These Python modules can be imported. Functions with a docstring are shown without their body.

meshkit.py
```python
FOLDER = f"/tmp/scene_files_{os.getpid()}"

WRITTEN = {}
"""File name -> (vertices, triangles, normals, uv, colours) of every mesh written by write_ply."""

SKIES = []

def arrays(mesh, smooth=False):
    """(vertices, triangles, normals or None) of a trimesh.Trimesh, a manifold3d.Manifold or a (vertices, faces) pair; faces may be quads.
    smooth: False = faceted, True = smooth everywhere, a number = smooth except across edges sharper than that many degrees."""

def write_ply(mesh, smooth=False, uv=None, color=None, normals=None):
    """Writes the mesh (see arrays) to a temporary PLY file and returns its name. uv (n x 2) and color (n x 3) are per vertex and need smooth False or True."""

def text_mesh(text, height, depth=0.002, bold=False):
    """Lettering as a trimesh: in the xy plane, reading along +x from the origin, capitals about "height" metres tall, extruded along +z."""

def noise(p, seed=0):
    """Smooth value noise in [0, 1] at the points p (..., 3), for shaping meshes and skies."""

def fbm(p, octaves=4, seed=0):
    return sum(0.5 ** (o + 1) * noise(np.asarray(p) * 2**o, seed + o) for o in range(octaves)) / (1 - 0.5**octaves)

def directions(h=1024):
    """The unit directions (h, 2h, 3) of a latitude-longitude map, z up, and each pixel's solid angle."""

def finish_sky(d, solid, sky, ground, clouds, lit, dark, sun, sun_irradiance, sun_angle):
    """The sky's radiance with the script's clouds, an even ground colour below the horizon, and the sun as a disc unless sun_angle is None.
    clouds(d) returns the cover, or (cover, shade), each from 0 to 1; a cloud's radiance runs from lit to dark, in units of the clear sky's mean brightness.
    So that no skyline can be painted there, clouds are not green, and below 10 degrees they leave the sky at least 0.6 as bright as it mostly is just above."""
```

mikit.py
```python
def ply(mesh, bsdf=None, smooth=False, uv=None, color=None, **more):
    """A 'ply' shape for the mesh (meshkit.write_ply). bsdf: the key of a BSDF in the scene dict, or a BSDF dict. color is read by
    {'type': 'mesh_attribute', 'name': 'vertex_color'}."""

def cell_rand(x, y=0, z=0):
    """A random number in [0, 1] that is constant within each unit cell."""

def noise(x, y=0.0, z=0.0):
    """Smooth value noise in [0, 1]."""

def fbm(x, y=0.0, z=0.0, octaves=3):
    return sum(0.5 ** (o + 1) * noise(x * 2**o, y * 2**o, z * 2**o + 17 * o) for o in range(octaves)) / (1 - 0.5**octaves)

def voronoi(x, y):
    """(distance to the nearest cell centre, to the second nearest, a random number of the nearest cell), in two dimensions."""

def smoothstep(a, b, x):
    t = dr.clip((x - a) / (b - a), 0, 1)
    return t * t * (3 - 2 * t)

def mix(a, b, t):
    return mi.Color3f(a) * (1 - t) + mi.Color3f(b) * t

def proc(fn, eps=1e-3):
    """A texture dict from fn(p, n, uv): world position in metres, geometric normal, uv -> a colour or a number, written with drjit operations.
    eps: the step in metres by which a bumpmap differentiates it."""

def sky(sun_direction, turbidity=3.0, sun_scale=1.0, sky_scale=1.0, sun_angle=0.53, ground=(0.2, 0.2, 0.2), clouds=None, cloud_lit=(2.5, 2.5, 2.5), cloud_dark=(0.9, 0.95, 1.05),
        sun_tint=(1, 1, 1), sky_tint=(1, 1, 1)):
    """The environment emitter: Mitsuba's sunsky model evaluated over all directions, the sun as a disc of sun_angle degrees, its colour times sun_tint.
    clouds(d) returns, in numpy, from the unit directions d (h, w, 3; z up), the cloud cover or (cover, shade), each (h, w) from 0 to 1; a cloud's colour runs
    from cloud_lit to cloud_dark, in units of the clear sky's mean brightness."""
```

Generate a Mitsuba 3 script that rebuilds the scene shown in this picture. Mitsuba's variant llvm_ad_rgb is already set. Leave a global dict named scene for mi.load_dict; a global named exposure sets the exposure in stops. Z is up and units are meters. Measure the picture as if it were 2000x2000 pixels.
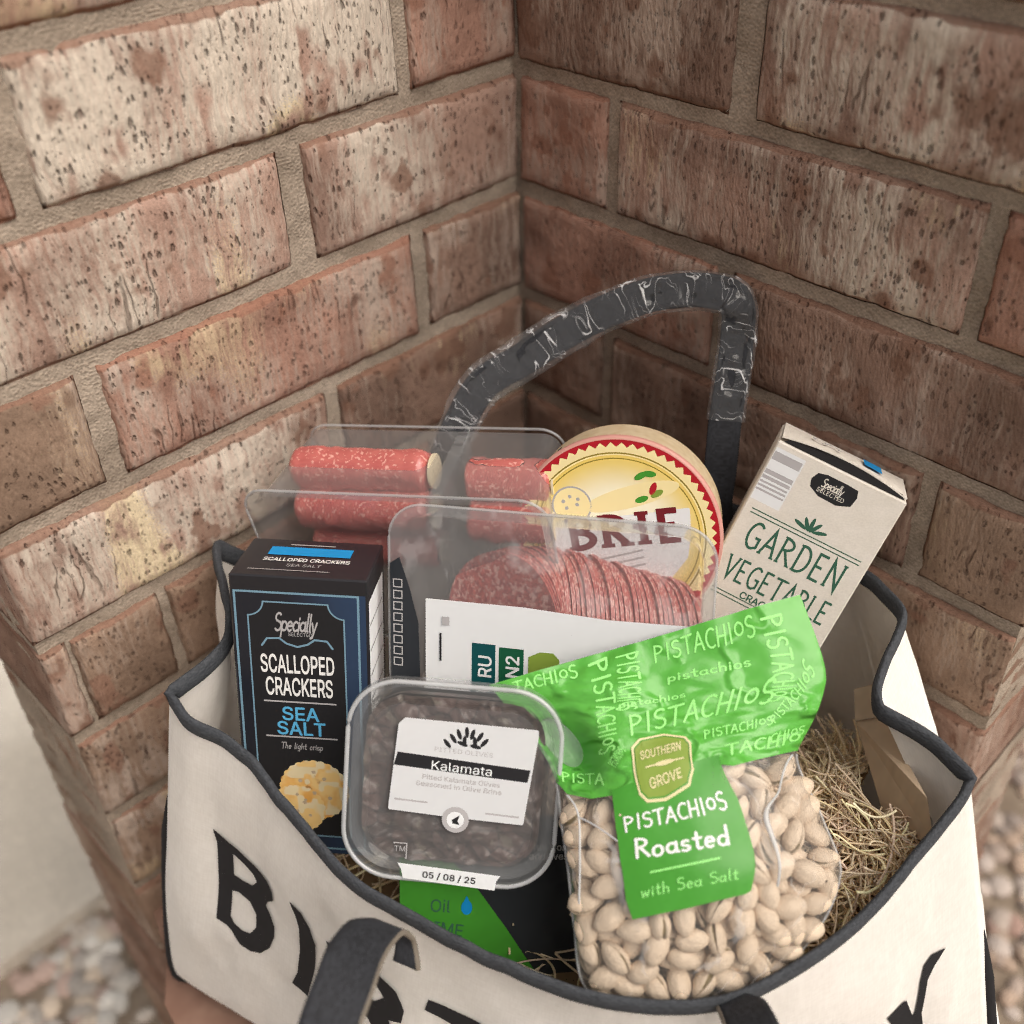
import math, random
import numpy as np, trimesh, mitsuba as mi, drjit as dr
import shapely, shapely.geometry as sg, shapely.affinity as sa
from shapely.ops import unary_union
import mikit, meshkit
from mikit import proc, noise, fbm, voronoi, smoothstep, mix, cell_rand

T = mi.ScalarTransform4f
rng = np.random.default_rng(11)
random.seed(11)
scene, labels = {}, {}

# ------------------------------------------------------------------ camera, sky, exposure
CAM = np.array([0.53487, -0.52118, 0.73749])
AIM = np.array([-0.57129, 0.53961, -0.61843])
UP = np.array([-0.42293, 0.45221, 0.78526])
scene['camera'] = {'type': 'thinlens', 'fov': 49.62, 'fov_axis': 'x', 'near_clip': 0.02, 'far_clip': 400.0,
                   'aperture_radius': 0.005, 'focus_distance': 0.625,
                   'to_world': T().look_at(origin=CAM.tolist(), target=(CAM + AIM).tolist(), up=UP.tolist())}
scene['sky_light'] = mikit.sky((1.0, 0.12, 1.3), turbidity=4, sun_scale=0.86, sky_scale=0.52, sun_angle=50, sun_tint=(0.91, 1.0, 1.18),
                               ground=(0.25, 0.23, 0.2), clouds=lambda d: 1.0, cloud_lit=(1.5, 1.5, 1.53), cloud_dark=(1.2, 1.25, 1.3))
exposure = 1.98

# ------------------------------------------------------------------ helpers
used = set()


def numbered(key):
    if key not in used:
        used.add(key)
        return key
    i = 1
    while f'{key}_{i:03d}' in used:
        i += 1
    used.add(f'{key}_{i:03d}')
    return f'{key}_{i:03d}'


def thing(name, label, cat, group=None, kind=None):
    k = numbered(name)
    labels[k] = {'label': label, 'category': cat}
    if group:
        labels[k]['group'] = group
    if kind:
        labels[k]['kind'] = kind
    return k


def part(parent, name, mesh, bsdf, smooth=False, uv=None, color=None, label=None, kind=None, **more):
    k = numbered(parent + '__' + name)
    scene[k] = mesh_dict(mesh, bsdf, smooth, uv, color, **more)
    if label or kind:
        labels[k] = {}
        if label:
            labels[k]['label'] = label
        if kind:
            labels[k]['kind'] = kind
    return k


def mesh_dict(mesh, bsdf, smooth=False, uv=None, color=None, **more):
    return mikit.ply(mesh, bsdf, smooth=smooth, uv=uv, color=color, **more)


def unit(v):
    v = np.asarray(v, float)
    return v / np.linalg.norm(v)


class Frame:
    """A place: origin o, axes x (right), y (into the thing), z (up)."""

    def __init__(self, o, R):
        self.o, self.R = np.asarray(o, float), np.asarray(R, float)

    def __call__(self, p):
        return np.asarray(p, float) @ self.R.T + self.o

    def mesh(self, m):
        return trimesh.Trimesh(self(m.vertices), m.faces, process=False)

    def front(self, x, z, off):
        x, z = np.asarray(x, float), np.asarray(z, float)
        return self(np.stack([x, np.full_like(x, -off), z], -1))


def cat(*ms):
    return trimesh.util.concatenate([m for m in ms if m is not None])


def box(x0, x1, y0, y1, z0, z1):
    m = trimesh.creation.box((x1 - x0, y1 - y0, z1 - z0))
    m.apply_translation(((x0 + x1) / 2, (y0 + y1) / 2, (z0 + z1) / 2))
    return m


def rbox(x0, x1, y0, y1, z0, z1, r):
    """A box with chamfered edges."""
    pts = []
    for sx, X in ((1, x0), (-1, x1)):
        for sy, Y in ((1, y0), (-1, y1)):
            for sz, Z in ((1, z0), (-1, z1)):
                pts += [(X + sx * r, Y + sy * r, Z), (X + sx * r, Y, Z + sz * r), (X, Y + sy * r, Z + sz * r)]
    return trimesh.convex.convex_hull(np.array(pts))


def polys(g):
    return [p for p in getattr(g, 'geoms', [g]) if p.geom_type == 'Polygon' and p.area > 1e-12]


def tri2(g):
    """A flat shapely shape as (points, faces)."""
    vs, fs, n = [], [], 0
    for p in polys(g):
        v, f = trimesh.creation.triangulate_polygon(p, engine='earcut')
        vs.append(np.asarray(v)[:, :2])
        fs.append(np.asarray(f) + n)
        n += len(v)
    return np.vstack(vs), np.vstack(fs)


def text2(s, height, squeeze=1.0, bold=False):
    """Printed lettering as a shapely shape, centred."""
    m = meshkit.text_mesh(s, height, depth=0.002, bold=bold)
    f = m.faces[(m.vertices[m.faces][:, :, 2] < 1e-6).all(1)]
    g = unary_union([sg.Polygon(t).buffer(height * 1e-3) for t in m.vertices[f][:, :, :2]])
    x0, _, x1, _ = g.bounds
    return sa.scale(sa.translate(g, -(x0 + x1) / 2, -height / 2), squeeze, 1, origin=(0, 0))


def decal(g, surf, off, size=None):
    """A printed shape laid on a surface: surf(x, y, off) -> points."""
    v, f = tri2(g)
    if size:
        v3, f = trimesh.remesh.subdivide_to_size(np.c_[v, 0 * v[:, 0]], f, size, max_iter=12)
        v = v3[:, :2]
    P = surf(v[:, 0], v[:, 1], off)
    return trimesh.Trimesh(P, f, process=False)


def arc(cx, cy, rx, ry, a0, a1, n=14):
    a = np.radians(np.linspace(a0, a1, n))
    return [(cx + rx * math.cos(t), cy + ry * math.sin(t)) for t in a]


GL = {  # a hand-drawn stroke alphabet: (advance, strokes), capitals one unit tall
    'P': (.62, [[(.08, 0), (.06, 1)], [(.06, .97), *arc(.1, .74, .4, .24, 80, -90, 12), (.06, .48)]]),
    'I': (.3, [[(.14, 0), (.14, 1)]]),
    'S': (.58, [arc(.28, .76, .22, .22, 40, 270, 12) + arc(.28, .27, .24, .26, 90, -140, 12)]),
    'T': (.62, [[(.0, .98), (.62, 1)], [(.31, 1), (.3, 0)]]),
    'A': (.64, [[(.02, 0), (.32, 1), (.6, 0)], [(.13, .36), (.5, .36)]]),
    'C': (.58, [arc(.36, .5, .31, .49, 55, 305, 18)]),
    'H': (.64, [[(.08, 0), (.08, 1)], [(.54, 0), (.54, 1)], [(.08, .5), (.54, .5)]]),
    'O': (.6, [arc(.3, .55, .24, .3, 0, 360, 20)]),
    'R': (.64, [[(.08, 0), (.08, 1)], [(.06, .98), *arc(.12, .75, .38, .23, 80, -90, 12), (.08, .52)], [(.22, .52), (.58, 0)]]),
    'D': (.66, [[(.08, 0), (.08, 1)], [(.08, 1), (.22, 1), *arc(.22, .5, .36, .5, 85, -85, 16), (.08, 0)]]),
    'E': (.56, [[(.48, 1), (.08, 1), (.08, 0), (.5, 0)], [(.08, .52), (.4, .52)]]),
    'N': (.7, [[(.08, 0), (.08, 1), (.58, 0), (.58, 1)]]),
    'G': (.66, [arc(.36, .5, .31, .5, 50, 300, 18) + [(.6, .1), (.6, .44), (.4, .44)]]),
    'V': (.62, [[(.02, 1), (.3, 0), (.58, 1)]]),
    'B': (.6, [[(.08, 0), (.08, 1)], [(.08, 1), *arc(.16, .77, .32, .23, 80, -90, 10), (.08, .54)], [(.16, .54), *arc(.18, .27, .38, .27, 85, -85, 12), (.08, 0)]]),
    'L': (.5, [[(.08, 1), (.08, 0), (.48, 0)]]),
    'o': (.5, [arc(.24, .26, .2, .26, 90, 450, 18)]),
    'a': (.52, [arc(.22, .25, .19, .24, 60, 360, 16), [(.42, .52), (.42, .05), (.5, 0)]]),
    's': (.44, [arc(.21, .39, .15, .13, 40, 270, 9) + arc(.21, .13, .17, .13, 90, -140, 9)]),
    't': (.4, [[(.18, .85), (.18, .1), (.24, 0), (.36, .04)], [(.02, .56), (.36, .56)]]),
    'e': (.48, [[(.05, .27), (.4, .29), *arc(.23, .26, .18, .26, 10, 310, 14)]]),
    'd': (.52, [arc(.22, .25, .19, .24, 60, 360, 16), [(.43, .98), (.43, 0)]]),
    'w': (.62, [[(.02, .52), (.15, 0), (.29, .44), (.42, 0), (.57, .52)]]),
    'i': (.22, [[(.1, 0), (.1, .5)], [(.1, .68), (.1, .74)]]),
    'h': (.5, [[(.07, 1), (.07, 0)], [(.07, .36), *arc(.25, .32, .17, .2, 140, 0, 8), (.42, 0)]]),
    'l': (.24, [[(.1, .98), (.1, .06), (.17, 0)]]),
    'p': (.5, [[(.07, .5), (.05, -.35)], arc(.25, .25, .19, .25, 150, -150, 14)]),
    'c': (.44, [arc(.25, .26, .2, .26, 50, 310, 12)]),
    'y': (.48, [[(.04, .5), (.2, .04)], [(.42, .52), (.16, -.3), (.02, -.34)]]),
    'g': (.5, [arc(.22, .26, .18, .24, 60, 360, 14), [(.41, .5), (.41, -.2), (.3, -.34), (.1, -.3)]]),
    'r': (.4, [[(.08, .5), (.08, 0)], [(.08, .32), *arc(.24, .34, .15, .16, 150, 40, 7)]]),
    ' ': (.36, []),
}


def strokes(s, height, weight, squeeze=1.0, serif=0.0, slant=0.0, gap=.08, jitter=0.0, seed=1):
    """Stroke lettering as a centred shapely shape. weight: stroke width as a share of the height."""
    r = random.Random(seed)
    x, out = 0.0, []
    for ch in s:
        adv, ss = GL[ch]
        dy, rot = r.uniform(-1, 1) * jitter, r.uniform(-1, 1) * jitter * 60
        for st in ss:
            g = sg.LineString(st).buffer(weight / 2, cap_style=1 if jitter else 2, join_style=1 if jitter else 2, quad_segs=3)
            if serif and ch not in 'SCO':
                for e in (st[0], st[-1]):
                    if abs(e[1]) < .02 or abs(e[1] - 1) < .02:
                        if ch in 'E' and abs(e[0]) > .3:
                            continue
                        g = g.union(sg.box(e[0] - serif, e[1] - weight * .32, e[0] + serif, e[1] + weight * .32))
            g = sa.translate(sa.rotate(g, rot, origin=(.3, .5)), x, dy)
            out.append(g)
        x += adv + gap
    g = unary_union(out)
    g = sa.skew(g, slant, origin=(0, 0))
    x0, _, x1, _ = g.bounds
    g = sa.translate(g, -(x0 + x1) / 2, -.5)
    return sa.scale(g, height * squeeze, height, origin=(0, 0))


def ring(g, w):
    return g.difference(g.buffer(-w))


def tube(pts, rad, sides=8, closed=False, squash=None):
    """A tube along a polyline; squash = (direction, factor) flattens it."""
    p = np.asarray(pts, float)
    t = np.roll(p, -1, 0) - np.roll(p, 1, 0) if closed else np.gradient(p, axis=0)
    t /= np.linalg.norm(t, axis=1, keepdims=True) + 1e-12
    a = np.cross(t, [0, 0, 1.0])
    bad = np.linalg.norm(a, axis=1) < .05
    a[bad] = np.cross(t[bad], [1.0, 0, 0])
    a /= np.linalg.norm(a, axis=1, keepdims=True)
    b = np.cross(a, t)
    ang = np.arange(sides) * 2 * np.pi / sides
    ra, rb = (rad, rad) if squash is None else (rad * squash[0], rad * squash[1])
    ra, rb = np.broadcast_to(ra, (len(p),)), np.broadcast_to(rb, (len(p),))
    v = p[:, None] + (ra[:, None] * np.cos(ang))[..., None] * a[:, None] + (rb[:, None] * np.sin(ang))[..., None] * b[:, None]
    m = len(p) if closed else len(p) - 1
    i, j = np.meshgrid(np.arange(m), np.arange(sides), indexing='ij')
    i2 = (i + 1) % len(p)
    f = np.stack([i * sides + j, i * sides + (j + 1) % sides, i2 * sides + (j + 1) % sides, i2 * sides + j], -1).reshape(-1, 4)
    f = np.vstack([f[:, [0, 1, 2]], f[:, [0, 2, 3]]])
    v = v.reshape(-1, 3)
    if not closed:
        n = len(v)
        v = np.vstack([v, p[0], p[-1]])
        k = np.arange(sides)
        f = np.vstack([f, np.c_[np.full(sides, n), (k + 1) % sides, k], np.c_[np.full(sides, n + 1), (len(p) - 1) * sides + k, (len(p) - 1) * sides + (k + 1) % sides]])
    return trimesh.Trimesh(v, f, process=False)


def grid_faces(nu, nv, wrap=False):
    i, j = np.meshgrid(np.arange(nu if wrap else nu - 1), np.arange(nv - 1), indexing='ij')
    i2 = (i + 1) % nu
    q = np.stack([i * nv + j, i2 * nv + j, i2 * nv + j + 1, i * nv + j + 1], -1).reshape(-1, 4)
    return np.vstack([q[:, [0, 1, 2]], q[:, [0, 2, 3]]])


def spline(pts, n):
    """n points along a smooth curve through pts."""
    from scipy.interpolate import PchipInterpolator
    p = np.asarray(pts, float)
    s = np.r_[0, np.cumsum(np.linalg.norm(np.diff(p, axis=0), axis=1))]
    return PchipInterpolator(s / s[-1], p, axis=0)(np.linspace(0, 1, n))


# ------------------------------------------------------------------ materials
def rgb(*c):
    return {'type': 'rgb', 'value': list(c)}


def two(b):
    return {'type': 'twosided', 'bsdf': b}


def matte(name, c, rough=.8, spec=.3):
    scene[name] = two({'type': 'principled', 'base_color': c if isinstance(c, dict) else rgb(*c), 'roughness': rough, 'specular': spec})


def hexs(r, g, b):
    """An sRGB colour as linear reflectance."""
    return tuple((x / 255 / 12.92) if x <= 10 else ((x / 255 + .055) / 1.055) ** 2.4 for x in (r, g, b))


def brick_material(name, clay, wash, edge, cover, seed):
    def common(uv):
        idn = dr.floor(uv.x)
        u, v = uv.x - idn, uv.y
        k = idn * 7.31 + seed
        return u, v, k

    def pits(u, v, k):
        a1, _, c1 = voronoi(u * 420 + k, v * 170)
        b1, _, c2 = voronoi(u * 210 + k * 2, v * 105 + 9)
        s1 = .34 * smoothstep(.55, 1.0, c1)
        s2 = .30 * smoothstep(.74, 1.0, c2)
        rough = (noise(u * 2600, v * 1400, k) - .5) * .22
        g = smoothstep(.30, .62, fbm(u * 45 + k, v * 45, k + 21))
        return dr.maximum((1 - smoothstep(s1 * .5, s1 + .02, a1 + rough)) * g, 1 - smoothstep(s2 * .5, s2 + .02, b1 + rough))

    def cracks(u, v, k):
        """Vertical drag marks of the wire, broken along their length."""
        w = (fbm(u * 40, v * 55, k + 2) - .5) * .010
        a = dr.abs(noise((u + w) * 210 + k, v * 11, k + 6) - .5)
        return (1 - smoothstep(.006, .03, a)) * smoothstep(.60, .76, noise(u * 45 + k, v * 60, k + 8))

    def look(p, n, uv):
        u, v, k = common(uv)
        warp = (fbm(u * 60, v * 45, k) - .5) * .007
        comb = noise((u + warp) * 430 + k * 31, v * 48, k)
        fine = noise((u + warp) * 1100, v * 150 + k, 2)
        grain = noise(u * 1500 + k, v * 1500, k)
        big = fbm(u * 17 + k, v * 12, k, octaves=4)
        blotch = fbm(u * 60 + k, v * 44, k + 5, octaves=4)
        col = mix(clay, tuple(x * .66 for x in clay), smoothstep(.35, .75, fbm(u * 26, v * 22, k + 9)))
        stripe = noise((u + warp * 2) * 38 + k * 3, v * 5 + k, 3)
        w = smoothstep(1.0 - cover - .16, 1.0 - cover + .16, big * .55 + comb * .16 + stripe * .25 + (fine - .5) * .14)
        w = w * smoothstep(.24, .50, blotch + (comb - .5) * .2)
        wcol = mix(wash, tuple(x * .78 for x in wash), smoothstep(.3, .8, fine * .6 + grain * .4))
        wcol = mix(wcol, (wash[0] * 1.02, wash[1] * .96, wash[2] * .74), smoothstep(.64, .72, noise(u * 21 + k * 5, v * 9, k + 3) + (grain - .5) * .1) * .8)
        col = mix(col, wcol, w)
        # bare clay along the ragged arrises and in patches
        dv = dr.minimum(v - .02, .0925 - v)
        du = u - .02
        rag = .0015 + .012 * dr.maximum(fbm(u * 75 + k, v * 20, k + 17, octaves=3) - .36, 0)
        rim = 1 - smoothstep(rag * .6, rag, dr.minimum(dv, du + .001))
        bare = smoothstep(.60, .70, fbm(u * 52 + k, v * 40, k + 13, octaves=4))
        col = mix(col, edge, dr.maximum(bare * .8, rim * .85))
        col = col * (0.84 + .30 * grain)
        col = mix(col, tuple(x * .35 for x in edge), cracks(u, v, k) * .6)
        col = mix(col, (.05, .028, .02), pits(u + warp, v, k) * (.58 if cover > .45 else .4))
        return col

    def height(p, n, uv):
        u, v, k = common(uv)
        warp = (fbm(u * 60, v * 45, k) - .5) * .007
        comb = noise((u + warp) * 430 + k * 31, v * 48, k)
        fine = noise((u + warp) * 1100, v * 300 + k, 2)
        return comb * .45 + fine * .45 - pits(u + warp, v, k) * 1.3 - cracks(u, v, k) * .9 + fbm(u * 110, v * 110, k) * .9

    scene[name] = two({'type': 'bumpmap', 'arbitrary': {'type': 'proc', **{k: x for k, x in proc(height, eps=4e-4).items() if k != 'type'}}, 'scale': .0011,
                       'bsdf': {'type': 'diffuse', 'reflectance': proc(look)}})


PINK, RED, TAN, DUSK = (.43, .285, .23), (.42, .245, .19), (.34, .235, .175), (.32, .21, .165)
CREAM, PALE = (.72, .635, .54), (.55, .445, .375)
EDGE = (.26, .15, .11)
brick_material('brick_cream', PINK, CREAM, EDGE, .60, 3.0)
brick_material('brick_pale', PINK, CREAM, EDGE, .48, 11.0)
brick_material('brick_red', RED, PALE, (.31, .16, .115), .44, 23.0)
brick_material('brick_tan', TAN, PALE, EDGE, .40, 37.0)
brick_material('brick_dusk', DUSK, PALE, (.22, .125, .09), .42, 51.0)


def mortar_look(p, n, uv):
    g = noise(p.x * 900, p.y * 900, p.z * 900)
    b = fbm(p.x * 30, p.y * 30, p.z * 30)
    return mix((.42, .35, .285), (.31, .255, .205), smoothstep(.3, .8, b)) * (0.66 + .62 * g)


def mortar_bump(p, n, uv):
    return noise(p.x * 900, p.y * 900, p.z * 900) + noise(p.x * 1900, p.y * 1900, p.z * 1900) * .6


scene['mortar_mix'] = two({'type': 'bumpmap', 'tex': proc(mortar_bump, eps=4e-4), 'scale': .0006, 'bsdf': {'type': 'diffuse', 'reflectance': proc(mortar_look)}})


def canvas_look(p, n, uv):
    w = noise(uv.x * 1500, uv.y * 260) * .5 + noise(uv.x * 260, uv.y * 1500) * .5
    s = fbm(uv.x * 9, uv.y * 9, 3)
    return mix((.74, .705, .66), (.83, .80, .755), w) * (0.94 + .1 * s)


def canvas_bump(p, n, uv):
    return dr.sin(uv.x * 3600) * dr.sin(uv.y * 3600) * .4 + fbm(uv.x * 120, uv.y * 120, 1.0) * 1.6


scene['canvas'] = {'type': 'bumpmap', 'tex': proc(canvas_bump, eps=3e-4), 'scale': .00035,
                   'bsdf': {'type': 'principledthin', 'base_color': proc(canvas_look), 'roughness': .9, 'diff_trans': .10, 'spec_trans': 0.0, 'eta': 1.2}}
scene['binding'] = two({'type': 'bumpmap', 'tex': proc(lambda p, n, uv: noise(p.x * 1300, p.y * 1300, p.z * 1300) + fbm(p.x * 160, p.y * 160, p.z * 160) * 1.5, eps=4e-4), 'scale': .0007,
                       'bsdf': {'type': 'principled', 'roughness': .8, 'specular': .25, 'base_color': proc(lambda p, n, uv: mix(hexs(54, 57, 62), hexs(78, 81, 86), noise(p.x * 1100, p.y * 1100, p.z * 1100)))}})
matte('webbing', proc(lambda p, n, uv: mix(hexs(34, 35, 39), hexs(50, 52, 58), noise(uv.x * 900, uv.y * 900))), .75, .3)
matte('webbing_edge', hexs(120, 112, 102), .8)
matte('ink_black', hexs(40, 39, 41), .85, .25)
matte('paper_white', (.74, .76, .78), .45, .4)
matte('label_paper', (.62, .635, .655), .5, .35)
matte('ink_white', (.80, .80, .79), .5)
matte('ink_grey', (.42, .41, .42), .5)
matte('ink_steel', hexs(116, 150, 170), .4)
matte('ink_sky', hexs(90, 172, 214), .5)
matte('ink_cyan', hexs(20, 140, 205), .4)
matte('ink_green', hexs(52, 94, 76), .6)
matte('ink_dark', hexs(34, 34, 37), .5)
scene['carton_dark'] = two({'type': 'principled', 'base_color': proc(lambda p, n, uv: mix(hexs(30, 33, 42), hexs(40, 60, 88), smoothstep(.35, .9, uv.x))), 'roughness': .32, 'specular': .5})
matte('carton_black', hexs(36, 36, 41), .3, .5)


def kraft_look(p, n, uv):
    return mix((.73, .69, .63), (.66, .62, .55), fbm(p.x * 160, p.y * 160, p.z * 160)) * (0.93 + .12 * noise(p.x * 1500, p.y * 1500, p.z * 1500))


matte('carton_pale', proc(kraft_look), .6, .3)


def plastic(name, haze, tint=(1, 1, 1), rough=.3, spec_rough=.12):
    """Thin clear packaging: a pane with a little milky scatter of its own."""
    scene[name] = {'type': 'blendbsdf', 'weight': haze,
                   'a': {'type': 'thindielectric', 'int_ior': 1.5, 'specular_transmittance': rgb(*tint)},
                   'b': two({'type': 'principled', 'base_color': rgb(.62, .64, .66), 'roughness': spec_rough, 'specular': .8})}


def glint(name, base, peak, fx, fz, thin=.02):
    """Crumpled film: milky along thin broken creases."""
    def cover(p, n, uv):
        w = (fbm(uv.x * 110, uv.y * 110, 3.0) - .5) * .016
        a = dr.abs(noise((uv.x + w) * fx + uv.y * fz * .5, uv.y * fz, 2.0) - .5)
        b = dr.abs(noise((uv.x - w) * fx * 1.7 - uv.y * fz * 1.3, uv.y * fz * .8, 7.0) - .5)
        g = smoothstep(.46, .62, fbm(uv.x * 70 + 3, uv.y * 60, 4.0))
        h = smoothstep(.50, .66, fbm(uv.x * 90 + 8, uv.y * 90, 9.0))
        return base + peak * ((1 - smoothstep(thin * .3, thin * 2, a)) * g + (1 - smoothstep(thin * .2, thin * 1.3, b)) * h * .8)
    scene[name] = {'type': 'blendbsdf', 'weight': proc(cover),
                   'a': {'type': 'thindielectric', 'int_ior': 1.5},
                   'b': two({'type': 'principled', 'base_color': rgb(.72, .73, .75), 'roughness': .2, 'specular': .9})}


plastic('clear_tray', .12)
glint('pack_film', .10, .16, 26, 9, .05)
plastic('clear_lid', .075)
plastic('clear_film', .045)
plastic('tub_plastic', .11)
plastic('tub_rim', .34)
plastic('tub_lip', .55)
plastic('seam_film', .6, spec_rough=.2)
glint('pouch_film', .06, .22, 60, 22, .025)
plastic('pouch_back', .2)
matte('teal_ink', hexs(14, 74, 78), .45)
matte('forest_ink', hexs(22, 84, 58), .45)
glint('crumpled_film', .045, .80, 230, 75, .020)


def salami_look(p, n, uv):
    f = fbm(uv.x * 380, uv.y * 380, 1.0, octaves=3)
    g = noise(uv.x * 640 + 7, uv.y * 640, 3.0)
    c = mix((.46, .12, .105), (.33, .075, .075), smoothstep(.3, .7, f))
    return mix(c, (.62, .34, .30), smoothstep(.50, .70, g * .6 + f * .4) * .9)


scene['cured_meat'] = two({'type': 'principled', 'base_color': proc(salami_look), 'roughness': .35, 'specular': .5})
scene['sausage_skin'] = two({'type': 'principled', 'base_color': proc(lambda p, n, uv: mix(mix((.56, .17, .15), (.44, .10, .095), fbm(uv.x * 160, uv.y * 160, 1.0)), (.80, .46, .40), smoothstep(.70, .86, noise(uv.x * 800, uv.y * 800, 4.0)) * .7)), 'roughness': .3, 'specular': .6})
matte('casing_end', (.66, .58, .42), .5)


def olive_look(p, n, uv):
    d1, d2, c1 = voronoi(uv.x * 105, uv.y * 105)
    c = mix((.062, .042, .036), (.095, .056, .048), c1)
    c = mix(c, (.13, .11, .085), smoothstep(.7, .85, noise(uv.x * 300, uv.y * 300, 1.0)) * .7)
    return mix(c, (.035, .024, .022), 1 - smoothstep(0.0, .14, d2 - d1))


scene['olive_spread'] = two({'type': 'principled', 'base_color': proc(olive_look), 'roughness': .42, 'specular': .5})
matte('tray_black', hexs(40, 44, 50), .35, .5)


def green_look(p, n, uv):
    return mix(hexs(76, 158, 54), hexs(98, 180, 74), fbm(uv.x * 6, uv.y * 6, 2.0))


scene['green_film'] = two({'type': 'bumpmap', 'tex': proc(lambda p, n, uv: fbm(uv.x * 7, uv.y * 14, 1.0, octaves=3) + .16 * (1 - smoothstep(0.0, .10, dr.abs(fbm(uv.x * 9 + 3, uv.y * 11, 4.0) - .5))), eps=1e-3), 'scale': .007,
                           'bsdf': {'type': 'principled', 'base_color': proc(green_look), 'roughness': .33, 'specular': .5}})
matte('green_label', hexs(66, 146, 46), .4, .45)
matte('ink_lime', hexs(150, 226, 130), .4)
matte('ink_mint', hexs(150, 226, 128), .4)
matte('badge_olive', hexs(128, 152, 62), .5)
matte('ink_cream', hexs(214, 206, 160), .5)
scene['nut_shell'] = two({'type': 'principled', 'roughness': .55, 'specular': .35, 'base_color': {'type': 'mesh_attribute', 'name': 'vertex_color'}})
scene['painted_vertex'] = two({'type': 'principled', 'roughness': .5, 'specular': .4, 'base_color': {'type': 'mesh_attribute', 'name': 'vertex_color'}})
scene['excelsior_fibre'] = two({'type': 'principled', 'roughness': .75, 'specular': .25, 'base_color': {'type': 'mesh_attribute', 'name': 'vertex_color'}})
matte('cardboard_kraft', proc(lambda p, n, uv: mix((.58, .45, .32), (.48, .37, .26), fbm(p.x * 200, p.y * 200, p.z * 40))), .85, .2)


def cracker_look(p, n, uv):
    f = fbm(uv.x * 90, uv.y * 90, 1.0, octaves=4)
    c = mix((.86, .60, .25), (.76, .40, .10), smoothstep(.4, .75, f))
    c = mix(c, (.80, .68, .44), smoothstep(.55, .7, noise(uv.x * 240, uv.y * 240, 2.0)))
    return mix(c, (.46, .22, .07), smoothstep(.66, .8, fbm(uv.x * 160 + 4, uv.y * 160, 6.0)))


scene['cracker_print'] = two({'type': 'principled', 'base_color': proc(cracker_look), 'roughness': .5, 'specular': .3})


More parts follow.
